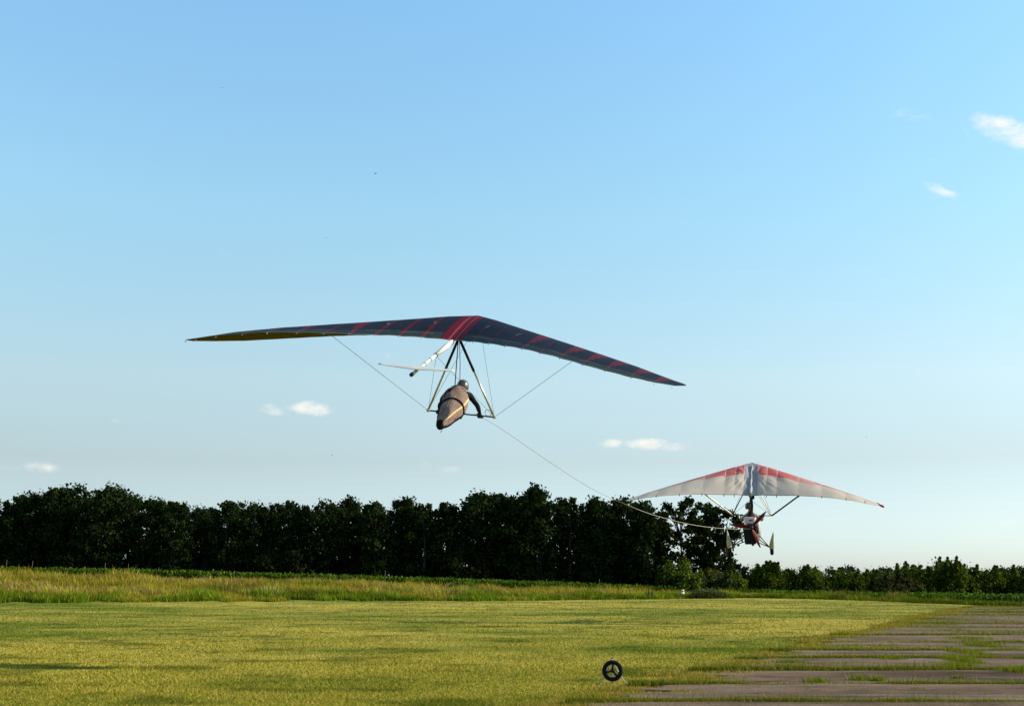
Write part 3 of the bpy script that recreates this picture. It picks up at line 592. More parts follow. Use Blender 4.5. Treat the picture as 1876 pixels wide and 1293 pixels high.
GN = P(879, 581, 27.3); G_YAW, G_PIT, G_ROLL = 0.338, 0.454, 0.147
GL, GS, GZT = 6.164, 0.588, 0.032
def hang_glider():
    e = empty('hang_glider', GN, rotm(G_YAW, G_PIT, G_ROLL).to_euler())
    tag(e, 'large navy and red hang glider on tow, carrying a prone pilot', 'hang glider')
    TT = [0, .1, .2, .35, .5, .65, .8, .9, .97, 1.0]; CH = [1.80, 1.72, 1.67, 1.63, 1.57, 1.46, 1.18, 0.89, 0.52, 0.16]; WZ = [-.02, .07, .15, .26, .35, .40, .34, .24, .14, .05]
    STR = [.107, .187, .27, .355, .44, .53, .63, .72, .82, .905]
    navy = np.array([0.008, 0.010, 0.018]); red = np.array([0.085, 0.004, 0.012]); flag = np.array([0.085, 0.009, 0.016]); seam = np.array([0.22, 0.05, 0.055]); grey = np.array([0.10, 0.11, 0.10])
    for sg in (-1, 1):
        if sg > 0: WZ = [w_ * (1 - 0.22 * min(1, max(0, (t_ - 0.35) / 0.3))) for w_, t_ in zip(WZ, TT)]
        U, Lw, F, t, u, c = wing_half(sg, GL, GS, GZT, TT, CH, WZ, [.06, .085, .085, .05], [.02, .07, .09, .05], 330, 40, scallop=0.02, nbat=11)
        span = t * math.cos(GS) * GL
        def paint(base, under):
            C = np.tile(base, (len(t), 1)) * (0.85 + 0.4 * fbm(span * 2, u * 3, 1, 3))[:, None]
            for k, s in enumerate(STR):
                x0 = s * math.cos(GS) * GL; wd = (0.045 if sg < 0 else 0.022) * (0.7 + 0.6 * (k < 4 and sg < 0))
                d = span - x0
                if not under: C[(np.abs(d) < wd / 2)] = red
                if k in (3, 5, 6, 7, 8, 9):
                    f = (d > 0) & (u > 0.20) & (d < 0.27 * np.clip((0.88 - u) / 0.62, 0, 1) + 0.03 * np.sin(u * 40)); C[f] = flag if not under else np.array([0.25, 0.05, 0.02])
                if k in (0, 2) and not under:
                    f = (np.abs(u - 0.52 + d * 1.1) < 0.022) & (d > 0.0) & (d < 0.07); C[f] = np.array([0.10, 0.10, 0.11])
            return C
        C = paint(navy, False)
        cen = span < 0.235; C[cen] = red * 1.05; C[np.abs(span - 0.07) < 0.009] = seam; C[np.abs(span - 0.235) < 0.010] = red * 0.4
        C[(np.abs(u - 0.82 - 0.02 * np.sin(t * 12)) < 0.010) & ~cen] = np.array([0.035, 0.028, 0.026])
        hem = (u > 0.80) & ~cen; C[hem] = C[hem] * 1.3 + np.array([0.006, 0.014, 0.006]); C[u > 0.985] = grey
        tip = t > 0.965; C[tip] = np.array([0.012, 0.012, 0.014])
        mk('sail', U, F, M['dark_sail'], e, col=C)
        base = np.array([0.115, 0.100, 0.004]); D = paint(base, True)
        st = (np.abs(u - 0.28 - 0.12 * np.sin(t * 9)) < 0.05) & (t > 0.55); D[st] = np.array([0.30, 0.30, 0.02]); D[tip] = np.array([0.02, 0.02, 0.015])  # yellow streak towards the tip: light through the cloth, painted in; dark tip
        mk('lower_sail', Lw, F[:, ::-1], M['under_sail'], e, col=D)
        for s0 in STR + [0.965]:
            q = np.interp(s0, TT, CH); w = np.interp(s0, TT, WZ); x = sg * math.cos(GS) * GL * s0; y = -math.sin(GS) * GL * s0 - q * 0.975; s = MB(); s.tube([(x, y, w), (x, y - 0.04, w - 0.012)], 0.009, 6)
            s.build('batten_tip', M['galv'], e)
        s = MB(); s.tube([(0, 0.01, -0.02), (sg * math.cos(GS) * GL * 0.99, -math.sin(GS) * GL * 0.99, GZT - 0.01)], [0.030, 0.02], 10); s.build('leading_edge_tube', M['black_tube'], e)
    s = MB(); V, F = ellipsoid((0, -0.07, -0.01), (0.12, 0.13, 0.04)); s.add(V, F); s.build('nose_cone', M['black_tube'], e)
    s = MB(); s.tube([(0, 0, -0.03), (0, -1.95, -0.05)], 0.024); s.build('keel_tube', M['black_tube'], e)
    b = MB(); b.tube([(0, -1.80, -0.05), (0, -2.1, -0.05), (0, -2.75, -0.05)], [0.055, 0.058, 0.044], 12)
    bm = b.build('keel_boom', M['white_gel'], e)
    b = MB(); b.tube([(0, -2.75, -0.05), (0, -4.0, -0.05)], [0.036, 0.032], 12); b.build('tail_tube', M['white_gel'], e)
    for y in (-2.74, -3.05, -3.35): b = MB(); b.tube([(0, y, -0.05), (0, y - 0.018, -0.05)], 0.040 if y < -2.8 else 0.048, 12); b.build('clamp_ring', M['black_tube'], e)
    b = MB(); b.tube([(0, -3.98, -0.05), (0, -4.05, -0.05)], 0.040, 12); b.build('end_cap', M['black_tube'], e)
    # tailplane: two thin tapered panels
    ring = []
    for t in np.linspace(-1, 1, 21):
        q = abs(t); ch = 0.26 * (1 - 0.72 * q ** 1.3); x = t * 0.78; y0 = -3.80 + 0.02 * q; zz = 0.02
        ring.append(np.array([(x, y0 + ch * 0.5 * math.cos(a), zz + 0.016 * (1 - 0.6 * q) * math.sin(a)) for a in np.linspace(0, 2 * math.pi, 12, endpoint=False)]))
    V, F = loft(ring); mk('tailplane', V, F, M['white_gel'], e)
    # control frame
    apex = np.array([0, -1.36, -0.08]); bl = np.array([-0.747, -1.322, -1.777]); br = np.array([0.747, -1.322, -1.777])
    for sg, c in ((-1, bl), (1, br)):
        k = 0.40 if sg > 0 else 0.12
        dt = MB(); dt.tube([apex + (c - apex) * k, c], 0.022, 12, flat=1.0); d = dt.build('downtube', M['alu'], e)
        sl = MB(); sl.tube([apex, apex + (c - apex) * (0.42 if sg > 0 else 0.45)], 0.029, 12); sl.build('sleeve', M['black_tube'], d)
        br_ = MB(); br_.box(c, (0.07, 0.05, 0.06), bev=0.012); br_.build('corner_bracket', M['galv'], e)
    bb = MB(); bb.tube([bl, br], 0.016, 12); bb.build('base_bar', M['black_tube'], e)
    for dx in (-0.55, -0.47): g = MB(); g.tube([bl + (br - bl) * (dx + .747) / 1.494 + (0.0, 0, 0), bl + (br - bl) * (dx + .80) / 1.494], 0.028, 10); g.build('grip', M['black_strap'], e)
    ap = MB(); ap.box(apex + (0, 0, 0.0), (0.09, 0.12, 0.10), bev=0.02); ap.build('apex_bracket', M['black_tube'], e)
    xb = 0.53
    for sg, c in ((-1, bl), (1, br)):
        j = np.array([sg * math.cos(GS) * GL * xb, -math.sin(GS) * GL * xb - 0.02, -0.10]); w = MB(); w.tube([c, j], 0.0045, 6); w.build('side_wire', M['wire'], e)
        w = MB(); w.tube([c, (0, -2.7, -0.08)], 0.0035, 6); w.build('rear_wire', M['wire'], e)
        w = MB(); w.tube([c, (0, -0.05, -0.05)], 0.0035, 6); w.build('front_wire', M['wire'], e)
        xt = MB(); xt.tube([(0, -0.95, -0.02), (sg * math.cos(GS) * GL * xb, -math.sin(GS) * GL * xb, 0.02)], 0.028, 8); xt.build('cross_tube', M['black_tube'], e)
    # coiled line in the right hand corner
    a = np.linspace(0, 2 * math.pi * 2, 40); w = MB(); w.tube([(br[0] - 0.13 + 0.07 * math.cos(q), br[1] - 0.02, br[2] + 0.09 + 0.07 * math.sin(q)) for q in a], 0.005, 5); w.build('coiled_line', M['wire'], e)
    return e
glider = hang_glider()
GMAT = Matrix.Translation(Vector(GN)) @ rotm(G_YAW, G_PIT, G_ROLL).to_4x4()
def gl(p): return np.array(GMAT @ Vector(p))

# ------------------------------------------------------------ bodies: a skinned skeleton baked into one continuous mesh
def skin_body(name, nodes, edges, material, parent=None, sub=2, root=0):
    """nodes: list of (xyz, radius)"""
    me = bpy.data.meshes.new(name); me.from_pydata([tuple(map(float, n[0])) for n in nodes], edges, []); me.update()
    o = bpy.data.objects.new(name, me); COL.objects.link(o)
    md = o.modifiers.new('Skin', 'SKIN'); md.use_smooth_shade = True
    me = o.data
    if not me.skin_vertices: me.attributes.new('dummy', 'FLOAT', 'POINT') if False else None
    lay = me.skin_vertices[0] if me.skin_vertices else None
    if lay:
        for i, n in enumerate(nodes):
            r = n[1]; lay.data[i].radius = (r, r) if isinstance(r, (int, float)) else r
        lay.data[root].use_root = True
    sb = o.modifiers.new('Sub', 'SUBSURF'); sb.levels = sub; sb.render_levels = sub
    dg = bpy.context.evaluated_depsgraph_get(); ev = o.evaluated_get(dg); nm = bpy.data.meshes.new_from_object(ev)
    bpy.data.objects.remove(o); ob = bpy.data.objects.new(name, nm); COL.objects.link(ob)
    nm.materials.clear(); nm.materials.append(material)
    nm.polygons.foreach_set('use_smooth', np.ones(len(nm.polygons), dtype=bool))
    if parent is not None: ob.parent = parent
    return ob
def hand_nodes(nodes, edges, wrist_i, wrist, bar_c, bar_d, back, s=1.0, side=1):
    """five fingers closed round a bar. bar_c: point on the bar, bar_d: unit bar direction, back: unit vector from the bar to the wrist"""
    bar_d = bar_d / np.linalg.norm(bar_d); back = back - bar_d * np.dot(back, bar_d); back /= np.linalg.norm(back); nrm = np.cross(bar_d, back)
    palm = bar_c + back * 0.055 * s + nrm * 0.028 * s; nodes.append((palm, 0.030 * s)); pi_ = len(nodes) - 1; edges.append((wrist_i, pi_))
    Ls = [0.92, 1.0, 0.95, 0.8]
    for k in range(4):
        off = bar_d * (k - 1.5) * 0.021 * s * side; L = Ls[k]; prev = pi_
        kn = palm + off - back * 0.02 * s + nrm * 0.006 * s; f1 = bar_c + off + nrm * 0.030 * s - back * 0.016 * s * L; f2 = bar_c + off - back * 0.036 * s * L + nrm * 0.004 * s; f3 = bar_c + off - back * 0.018 * s - nrm * 0.028 * s * L
        for q, r in ((kn, 0.0105), (f1, 0.0098), (f2, 0.0092), (f3, 0.0082)): nodes.append((q, r * s)); edges.append((prev, len(nodes) - 1)); prev = len(nodes) - 1
    th = -bar_d * side; prev = pi_
    for q, r in ((palm + th * 0.036 * s - nrm * 0.012 * s, 0.012), (bar_c + th * 0.048 * s + back * 0.006 * s - nrm * 0.026 * s, 0.0105), (bar_c + th * 0.036 * s - back * 0.018 * s - nrm * 0.026 * s, 0.009)): nodes.append((q, r * s)); edges.append((prev, len(nodes) - 1)); prev = len(nodes) - 1
    return palm

def head_mesh(name, c, fwd, up, s, material, parent):
    fwd = np.array(fwd, float) / np.linalg.norm(fwd); up = np.array(up, float); up -= fwd * np.dot(up, fwd); up /= np.linalg.norm(up); rt = np.cross(fwd, up)
    def fn(q):
        x, y, z = q; k = 1.0
        k *= 1 - 0.10 * max(0, -z) * (1 - max(0, y) * 0.5)
        k += 0.20 * math.exp(-((x / 0.16) ** 2 + ((z + 0.12) / 0.18) ** 2)) * (y > 0)      # nose
        k += 0.05 * math.exp(-((x / 0.28) ** 2 + ((z + 0.50) / 0.10) ** 2)) * (y > 0)      # lips
        k -= 0.06 * math.exp(-(((abs(x) - 0.34) / 0.16) ** 2 + ((z - 0.05) / 0.12) ** 2)) * (y > 0)   # eye sockets
        k += 0.07 * math.exp(-((x / 0.30) ** 2 + ((z + 0.82) / 0.16) ** 2)) * (y > 0)      # chin
        return k
    V, F = ellipsoid((0, 0, 0), (0.078 * s, 0.098 * s, 0.118 * s), 40, 30, fn)
    for sx in (-1, 1):
        e, f = ellipsoid((sx * 0.080 * s, -0.01 * s, 0.0), (0.012 * s, 0.02 * s, 0.032 * s), 10, 8); F = F + [tuple(i + len(V) for i in q) for q in f]; V = np.vstack([V, e])
        e, f = ellipsoid((sx * 0.030 * s, 0.086 * s, 0.008 * s), (0.011 * s, 0.008 * s, 0.008 * s), 10, 8); F = F + [tuple(i + len(V) for i in q) for q in f]; V = np.vstack([V, e])
    W = np.array(c) + V[:, :1] * rt + V[:, 1:2] * fwd + V[:, 2:] * up
    return mk(name, W, F, material, parent)
def helmet_mesh(name, c, fwd, up, s, material, parent):
    fwd = np.array(fwd, float) / np.linalg.norm(fwd); up = np.array(up, float); up -= fwd * np.dot(up, fwd); up /= np.linalg.norm(up); rt = np.cross(fwd, up)
    V, F = ellipsoid((0, 0, 0), (0.122 * s, 0.142 * s, 0.136 * s), 36, 26); keep = []
    for f in F:
        m = V[list(f)].mean(0) / (0.13 * s)
        if m[1] > 0.42 and -0.9 < m[2] < 0.28 and abs(m[0]) < 0.62: continue       # face opening
        if m[2] < -0.72: continue
        keep.append(f)
    W = np.array(c) + V[:, :1] * rt + V[:, 1:2] * fwd + V[:, 2:] * up
    o = mk(name, W, keep, material, parent); md = o.modifiers.new('Solid', 'SOLIDIFY'); md.thickness = 0.012 * s; return o

def glider_pilot():
    base = P(830, 750, 26.0); e = empty('person', base)
    tag(e, 'pilot lying prone in a brown harness pod, dark helmet, hands on the hang glider bar', 'person')
    inv = -base
    ax = [(805, 783, 24.85, .050, .050), (806.5, 780, 24.88, .085, .080), (809, 776, 24.95, .115, .11), (814, 771, 25.05, .150, .145), (820, 762, 25.25, .200, .18), (826, 755, 25.45, .245, .215), (830, 747, 25.68, .280, .235), (832, 739, 25.9, .300, .245), (834, 731, 26.1, .285, .235), (836, 724, 26.3, .255, .20), (839, 719, 26.45, .20, .16), (841, 716, 26.52, .13, .11), (842, 715, 26.56, .05, .05)]
    A = np.array([list(P(a, b, c)) + [r, q] for a, b, c, r, q in ax]); ts = np.linspace(0, len(A) - 1, 180)
    cen = np.stack([np.interp(ts, np.arange(len(A)), A[:, k]) for k in range(5)], 1)
    for _ in range(20): cen[1:-1] = (cen[:-2] + cen[1:-1] * 2 + cen[2:]) / 4
    axis = cen[-1, :3] - cen[0, :3]; L = np.linalg.norm(axis); axis /= L
    lat = np.array(GMAT.to_3x3() @ Vector((1, 0, 0))); lat -= axis * lat.dot(axis); lat /= np.linalg.norm(lat); upv = np.cross(lat, axis)
    n = 150; rings, cols = [], []
    brown = np.array([0.210, 0.145, 0.122]); blk = np.array([0.012, 0.011, 0.011]); yel = np.array([0.80, 0.52, 0.19])
    for i, c in enumerate(cen):
        t = i / (len(cen) - 1); ring = []
        for k in range(n):
            th = 2 * math.pi * k / n; f = 1 + 0.035 * math.sin(3 * th + 9 * t) * math.sin(14 * t) + 0.02 * math.sin(7 * th - 20 * t)
            f -= 0.22 * math.exp(-(((t - 0.30 - 0.06 * (th - 2.0)) / 0.07) ** 2 + ((th - 2.0) / 0.14) ** 2)); f += 0.012 * math.sin(23 * th + 11 * t) * math.exp(-((t - 0.4) / 0.12) ** 2) + 0.01 * math.sin(60 * t + 5 * th) * (t > 0.45)          # the pinched fold
            f -= 0.07 * math.exp(-(((t - 0.455) / 0.018) ** 2))                                       # the strap pulls the pod in
            ring.append(c[:3] + f * (lat * math.cos(th) * c[3] + upv * math.sin(th) * c[4]))
            col = brown.copy()
            if math.sin(th) < -0.25 or (math.cos(th) < -0.80 and t < 0.95): col = blk  # black underside panel; left flank also blackened, its shade painted into the colour
            if t < 0.14: col = blk if th > 0.8 or t < 0.06 else col
            s0 = 0.35 + 0.25 * math.sin(t * 3.0 - 0.3)
            if 0.09 < t < 0.74 and abs(th - (1.05 - 0.95 * (t / 0.74))) < 0.065: col = yel
            cols.append(col)
        rings.append(np.array(ring))
    V, F = loft(rings); pod = mk('harness_pod', V + inv, F, M['harness'], e, col=np.array(cols))
    def on(t, th, off=0.012):
        i = t * (len(cen) - 1); c = np.array([np.interp(i, np.arange(len(cen)), cen[:, k]) for k in range(5)]); return c[:3] + lat * math.cos(th) * (c[3] + off) + upv * math.sin(th) * (c[4] + off) + inv
    s = MB(); s.tube([on(0.43 + 0.05 * math.sin(a), a, 0.000) for a in np.linspace(-0.6, 3.6, 40)], 0.022, 6); s.build('belly_strap', M['black_strap'], pod)
    s = MB(); s.tube([on(0.60, 1.9, 0.01), on(0.66, 1.75, 0.01), on(0.72, 1.62, 0.02), on(0.80, 1.5, 0.01)], 0.020, 6); s.tube([on(0.55, 2.3, 0.0), on(0.62, 2.2, 0.01), on(0.66, 1.75, 0.02)], 0.010, 6); s.tube([on(0.8, 2.2), on(0.77, 1.6, 0.02), on(0.72, 0.9), on(0.70, 0.4)], 0.006, 6); s.build('back_lines', M['black_strap'], pod)
    hook = gl((0, -1.40, -0.12)) + inv
    for dx in (0.0, 0.022):
        s = MB(); a = on(0.72, 1.62, 0.02); b = on(0.78, 1.3, 0.02) if dx else a; m = (a + hook) / 2
        s.tube([b, b * 0.5 + hook * 0.5 + (dx, 0, 0), hook + (dx, 0, 0)], 0.010 if not dx else 0.007, 6); s.build('hang_strap', M['black_strap'], pod)
    s = MB(); s.tube([on(0.0, 0, 0), on(0.0, 0, 0) + (0.0, -0.03, -0.07), on(0, 0, 0) + (-0.03, -0.05, -0.10)], 0.006, 5); s.build('tail_cord', M['black_strap'], pod)
    # body
    bl = gl((-0.747, -1.322, -1.777)); br = gl((0.747, -1.322, -1.777)); bd = (br - bl) / np.linalg.norm(br - bl)
    hr = bl + (br - bl) * 0.795; hl = bl + (br - bl) * 0.17
    pelvis = cen[100, :3] - upv * 0.03; chest = cen[140, :3]; neckb = P(843, 716, 26.6); head = P(848, 708, 26.80)
    shr = P(860, 724, 26.55); shl = P(824, 724, 26.6); el_r = P(872, 743, 26.62) + np.array([0.03, -0.02, 0.0]); el_l = P(806, 741, 26.75)
    wr_r = hr + (el_r - hr) * 0.26; wr_l = hl + (el_l - hl) * 0.26
    nodes = [(pelvis, 0.13), ((pelvis + chest) / 2, 0.125), (chest, 0.135), (neckb, 0.065), (head - (head - neckb) * 0.45, 0.058), (head, 0.075)]; edges = [(0, 1), (1, 2), (2, 3), (3, 4), (4, 5)]
    for sgn, sh, elb, wr, hp in ((1, shr, el_r, wr_r, hr), (-1, shl, el_l, wr_l, hl)):
        i0 = len(nodes); nodes += [(sh, 0.078), ((sh + elb) / 2, 0.058), (elb, 0.054), ((elb + wr) / 2, 0.050), (wr, 0.033)]; edges += [(2, i0), (i0, i0 + 1), (i0 + 1, i0 + 2), (i0 + 2, i0 + 3), (i0 + 3, i0 + 4)]
        hand_nodes(nodes, edges, i0 + 4, wr, hp, bd, wr - hp, 1.12, sgn)
    for sx in (-1, 1):
        i0 = len(nodes); nodes += [(cen[92, :3] + lat * 0.09 * sx, 0.088), (cen[56, :3] + lat * 0.06 * sx, 0.06), (cen[24, :3] + lat * 0.035 * sx, 0.04)]; edges += [(0, i0), (i0, i0 + 1), (i0 + 1, i0 + 2)]
    body = skin_body('body', [(n[0] + inv, n[1]) for n in nodes], edges, M['navy_cloth'], e)
    fw = np.array([0.30, 0.93, -0.10]); hh = head + inv
    head_mesh('head', hh, fw, (0, 0, 1), 0.95, M['skin'], body); body.name = 'body'
    helmet_mesh('helmet', hh + np.array((0, 0, 0.01)), fw, (0, 0.1, 1), 1.05, M['helmet'], e)
    for sgn, wr, hp in ((1, wr_r, hr), (-1, wr_l, hl)):
        nd, ed = [(wr + (wr - hp) * 0.25, 0.040), (wr, 0.037)], [(0, 1)]; hand_nodes(nd, ed, 1, wr, hp, bd, wr - hp, 1.45, sgn)
        skin_body('glove', [(q[0] + inv, q[1]) for q in nd], ed, M['glove'], e)
    return e
glider_pilot()

# ------------------------------------------------------------ microlight tug
TN = P(1378, 848, 49.0); T_YAW, T_PIT, T_ROLL = 0.24, 0.634, 0.038; TL, TS, TZT = 5.304, 0.514, -0.109
TMAT = Matrix.Translation(Vector(TN)) @ rotm(T_YAW, T_PIT, T_ROLL).to_4x4()
def tl(p): return np.array(TMAT @ Vector(p))
def tug():
    org = P(1378, 960, 48.0); az = math.atan2(org[0], org[1]); e = empty('microlight', org, (0, 0, -az)); tag(e, 'white and red microlight trike towing the hang glider', 'microlight')
    bpy.context.view_layer.update(); IM = (Matrix.Translation(Vector(org)) @ Matrix.Rotation(-az, 4, 'Z')).inverted()
    def W(p): return np.array(IM @ Vector(p))                   # world -> trike frame
    def wl(p): return W(tl(p))                                  # wing frame -> trike frame
    def q(px, py, dy=0.0): return W(P(px, py, 48.0 + dy))        # pixel at a depth -> trike frame
    # wing
    TT = [0, .1, .2, .35, .5, .65, .8, .9, .97, 1.0]; CH = [2.35, 2.19, 2.04, 1.80, 1.55, 1.30, 1.03, 0.86, 0.55, 0.12]; WZ = [.04, .12, .19, .31, .39, .44, .44, .40, .28, .1]
    white = np.array([0.74, 0.64, 0.54]); redc = np.array([0.72, 0.19, 0.165]); pink = np.array([0.60, 0.28, 0.24]); seamc = np.array([0.74, 0.66, 0.56])
    BAT = [.125, .205, .375, .55, .73, .87]
    for sg in (-1, 1):
        U, Lw, F, t, u, c = wing_half(sg, TL, TS, TZT, TT, CH, WZ, [.03, .075, .08, .05], [.02, .03, .04, .03], 260, 44, scallop=0.0)
        span = t * math.cos(TS) * TL
        # folds running out from the keel pocket, billow between battens, puckers above the battens
        wob = 0.018 * np.sin(span * 9 + u * 16) * np.exp(-((span - 0.25) / 0.28) ** 2) + 0.030 * np.sin((u * 8 - span * 6)) * np.exp(-((span - 0.95) / 0.5) ** 2) * np.exp(-((u - 0.42) / 0.2) ** 2)
        dd = np.hypot(span - 0.12, (u * c - 1.05)); tht = np.arctan2(u * c - 1.05, span - 0.12); wob = wob + 0.017 * np.sin(tht * 17) * np.exp(-((dd - 0.45) / 0.38) ** 2) * (u < 0.9)
        bi = 0
        for a, b in zip([0.03] + BAT, BAT + [1.0]): bi = bi + 0.022 * np.clip(np.sin(np.pi * np.clip((t - a) / (b - a), 0, 1)), 0, 1) * np.sin(np.pi * u)
        U[:, 2] += wob + bi; Lw[:, 2] += bi * 0.9 + wob * 0.8 - 0.004
        C = np.tile(white, (len(t), 1)); dist = u * c
        band = (dist < 0.98 - (1.05 if sg < 0 else 0.80) * t) & (t < (0.40 if sg < 0 else 0.50)); C[band] = redc
        f = np.clip((t - 0.26) / 0.30, 0, 1)[:, None]; C = np.where(band[:, None], redc * (1 - f * 0.8) + white * f * 0.8, C)
        b2 = (dist < 0.56 - 0.34 * t) & ~band & (t > 0.3); C[b2] = pink
        ct = span < 0.27; C[ct] = np.array([0.46, 0.45, 0.46]); C[np.abs(span - 0.27) < 0.012] = seamc
        for s in BAT: C[np.abs(t - s) < 0.0035] = seamc * 0.95
        C[u > 0.985] = np.array([0.34, 0.33, 0.31]); C[t > 0.975] = np.array([0.40, 0.04, 0.04]) if sg > 0 else np.array([0.05, 0.03, 0.03])
        T = [Matrix(IM @ TMAT)]; MM = np.array(T[0]); tr = lambda X: X @ MM[:3, :3].T + MM[:3, 3]
        mk('sail', tr(U), F, M['white_sail'], e, col=C)
        D = C.copy(); D[band] = redc * 0.9; mk('lower_sail', tr(Lw), F[:, ::-1], M['white_sail'], e, col=D)
        s = MB(); s.tube([wl((0, 0, -0.01)), wl((sg * math.cos(TS) * TL * 0.995, -math.sin(TS) * TL * 0.995, TZT - 0.01))], [0.028, 0.02], 8); s.build('leading_edge_tube', M['black_tube'], e)
        for b in BAT:
            cc = np.interp(b, TT, CH); s = MB(); s.tube([wl((sg * math.cos(TS) * TL * b, -math.sin(TS) * TL * b - cc * 0.98, np.interp(b, TT, WZ))), wl((sg * math.cos(TS) * TL * b, -math.sin(TS) * TL * b - cc - 0.05, np.interp(b, TT, WZ) - 0.05))], 0.014, 5)
            s.build('batten_tip', M['black_tube'], e)
        s = MB(); tp = np.array((sg * math.cos(TS) * TL * 0.97, -math.sin(TS) * TL * 0.97, TZT + 0.02)); s.tube([wl(tp), wl(tp + (sg * 0.10, -0.12, 0.0)), wl(tp + (sg * 0.22, -0.2, -0.01))], [0.03, 0.035, 0.045], 8)
        s.build('tip_cap', M['red_blade'] if False else (M['black_tube'] if sg < 0 else M['tip_red']), e)
    k = MB(); k.tube([wl((0, 0.02, -0.03)), wl((0, -2.75, -0.06))], 0.03, 10); k.build('keel_tube', M['black_tube'], e)
    # folded keel pocket hanging under the sail centre
    ring = []
    for t in np.linspace(0, 1, 14): 
        y = -0.35 - 2.0 * t; w = 0.03 + 0.04 * t + 0.012 * math.sin(t * 25); ring.append(np.array([wl((w * math.cos(a) + 0.012 * math.sin(18 * t), y, 0.06 + 0.06 * math.sin(a) * (1 + t))) for a in np.linspace(0, 2 * math.pi, 12, endpoint=False)]))
    V, F = loft(ring); mk('keel_pocket', V, F, M['pocket'], e)
    hang = wl((0, -1.35, -0.10)); ml = wl((-0.7325, -1.325, -1.507)); mr = wl((0.7325, -1.325, -1.507))
    bb = MB(); bb.tube([ml, mr], 0.017, 10); bb.build('base_bar', M['black_tube'], e)
    apx = wl((0, -1.1, -0.08))
    for sg, c in ((-1, ml), (1, mr)):
        d = MB(); d.tube([c, apx + (0.05 * sg, 0, 0)], 0.020, 10); d.build('downtube', M['black_tube'] if sg < 0 else M['bright'], e)
        j = wl((sg * math.cos(TS) * TL * 0.50, -math.sin(TS) * TL * 0.50 - 0.05, -0.06))
        d = MB(); d.tube([c, j], 0.036, 10, flat=0.8); d.build('lift_strut', M['bright'] if sg < 0 else M['black_tube'], e)
        d = MB(); d.tube([c, wl((0, -0.05, -0.06))], 0.006, 5); d.build('front_wire', M['wire'], e)
        d = MB(); d.tube([c, wl((0, -2.45, -0.08))], 0.006, 5); d.build('rear_wire', M['wire'], e)
    d = MB(); d.tube([mr + (-0.06, 0, 0), apx + (-0.05, -0.25, 0)], 0.012, 8); d.build('luff_line', M['bright'], e)
    # mast
    m1 = q(1376, 962, 0.0); m0 = hang
    top = q(1378, 906, 0.1)
    m = MB(); m.tube([m1, q(1377.5, 925, 0.05), top, m0], [0.05, 0.052, 0.055, 0.05], 10); m.build('mast', M['black_tube'], e)
    m = MB(); m.box(q(1378.5, 909, 0.05), (0.15, 0.15, 0.20), bev=0.03); m.build('hang_block', M['radiator'], e)
    # pod: rear view tapered box with a long nose fairing forward
    secs = [(0.02, .27, .24, -.34), (0.2, .30, .30, -.36), (0.5, .32, .32, -.36), (1.0, .31, .30, -.38), (1.5, .20, .20, -.42), (1.85, .06, .07, -.46)]
    rings, cols = [], []
    for (y, rx, rz, zc) in secs:
        r = []
        for a in np.linspace(0, 2 * math.pi, 32, endpoint=False):
            ca, sa = math.cos(a), math.sin(a); x = rx * np.sign(ca) * abs(ca) ** 0.6 * (1 + 0.22 * sa); z = zc + rz * np.sign(sa) * abs(sa) ** 0.7; r.append((x, y, z)); cols.append((0.36, 0.02, 0.025) if sa > 0.55 else (0.30, 0.31, 0.24))
        rings.append(np.array(r))
    V, F = loft(rings); mk('pod_body', V, F, M['pod'], e, col=np.array(cols))
    V, F = boxm((0.46, 0.20, 0.40), 0.07); V[:, 0] *= 1 - 0.25 * (V[:, 2] < 0); ec = q(1374, 956.5, -0.25); cc = np.where((V[:, 2:3] < -0.05), np.array([[0.55, 0.10, 0.08]]), np.array([[0.66, 0.50, 0.50]])); cc[V[:, 2] < -0.12] = (0.66, 0.50, 0.46)
    cowl = mk('engine_cowl', V + ec, F, M['pod'], e, col=cc)
    s = MB(); s.box(ec + (0.035, -0.105, 0.07), (0.13, 0.012, 0.035)); s.build('cowl_vent', M['radiator'], cowl)
    V, F = boxm((0.22, 0.22, 0.30), 0.05); mk('side_tank', V + q(1386, 962, -0.1), F, M['white_gel'], e)
    V, F = boxm((0.34, 0.42, 0.36), 0.04); eng = mk('engine', V + q(1376.5, 968, -0.25), F, M['engine'], e)
    s = MB(); 
    for kx in (-0.12, 0.12):
        for kz in range(5): s.box(q(1376.5, 968, -0.27) + (kx, 0, 0.1 - kz * 0.05), (0.14, 0.46, 0.018), bev=0.004)
    s.build('cooling_fins', M['radiator'], eng)
    s = MB(); c = q(1384, 967, -0.3); s.tube([c + (0.0, -0.1, 0.10), c + (0.06, -0.15, -0.02), c + (0.07, -0.12, -0.2)], [0.045, 0.06, 0.05], 10); s.build('exhaust', M['radiator'], e)
    V, F = boxm((0.40, 0.42, 0.60), 0.03); V[:, 0] *= 1 + 0.35 * (V[:, 2] + 0.28) / 0.56 * 0.9; rad = mk('radiator', V + q(1374.5, 981.5, -0.45), F, M['radiator'], e)
    s = MB()
    for kz in range(9): s.box(q(1374.5, 981.5, -0.505) + (0, 0, 0.22 - kz * 0.055), (0.36, 0.012, 0.012))
    s.build('radiator_slats', M['engine'], rad)
    sb = [np.array([q(1376 + a * w_, y_, 0.02) + (0, dy, 0) for a, dy in ((-1, -0.08), (1, -0.08), (1, 0.08), (-1, 0.08))]) for y_, w_ in ((951.5, 11), (946, 8), (941, 4.5), (936, 3))]
    V, F = loft(sb); mk('seat_back', V, F, M['radiator'], e)
    # propeller at rest, three blades
    hub = q(1376.5, 965.5, -0.75); s = MB(); s.tube([hub + (0, 0.25, 0), hub + (0, -0.05, 0), hub + (0, -0.10, 0)], [0.05, 0.075, 0.03], 14); pr = s.build('propeller_hub', M['engine'], e)
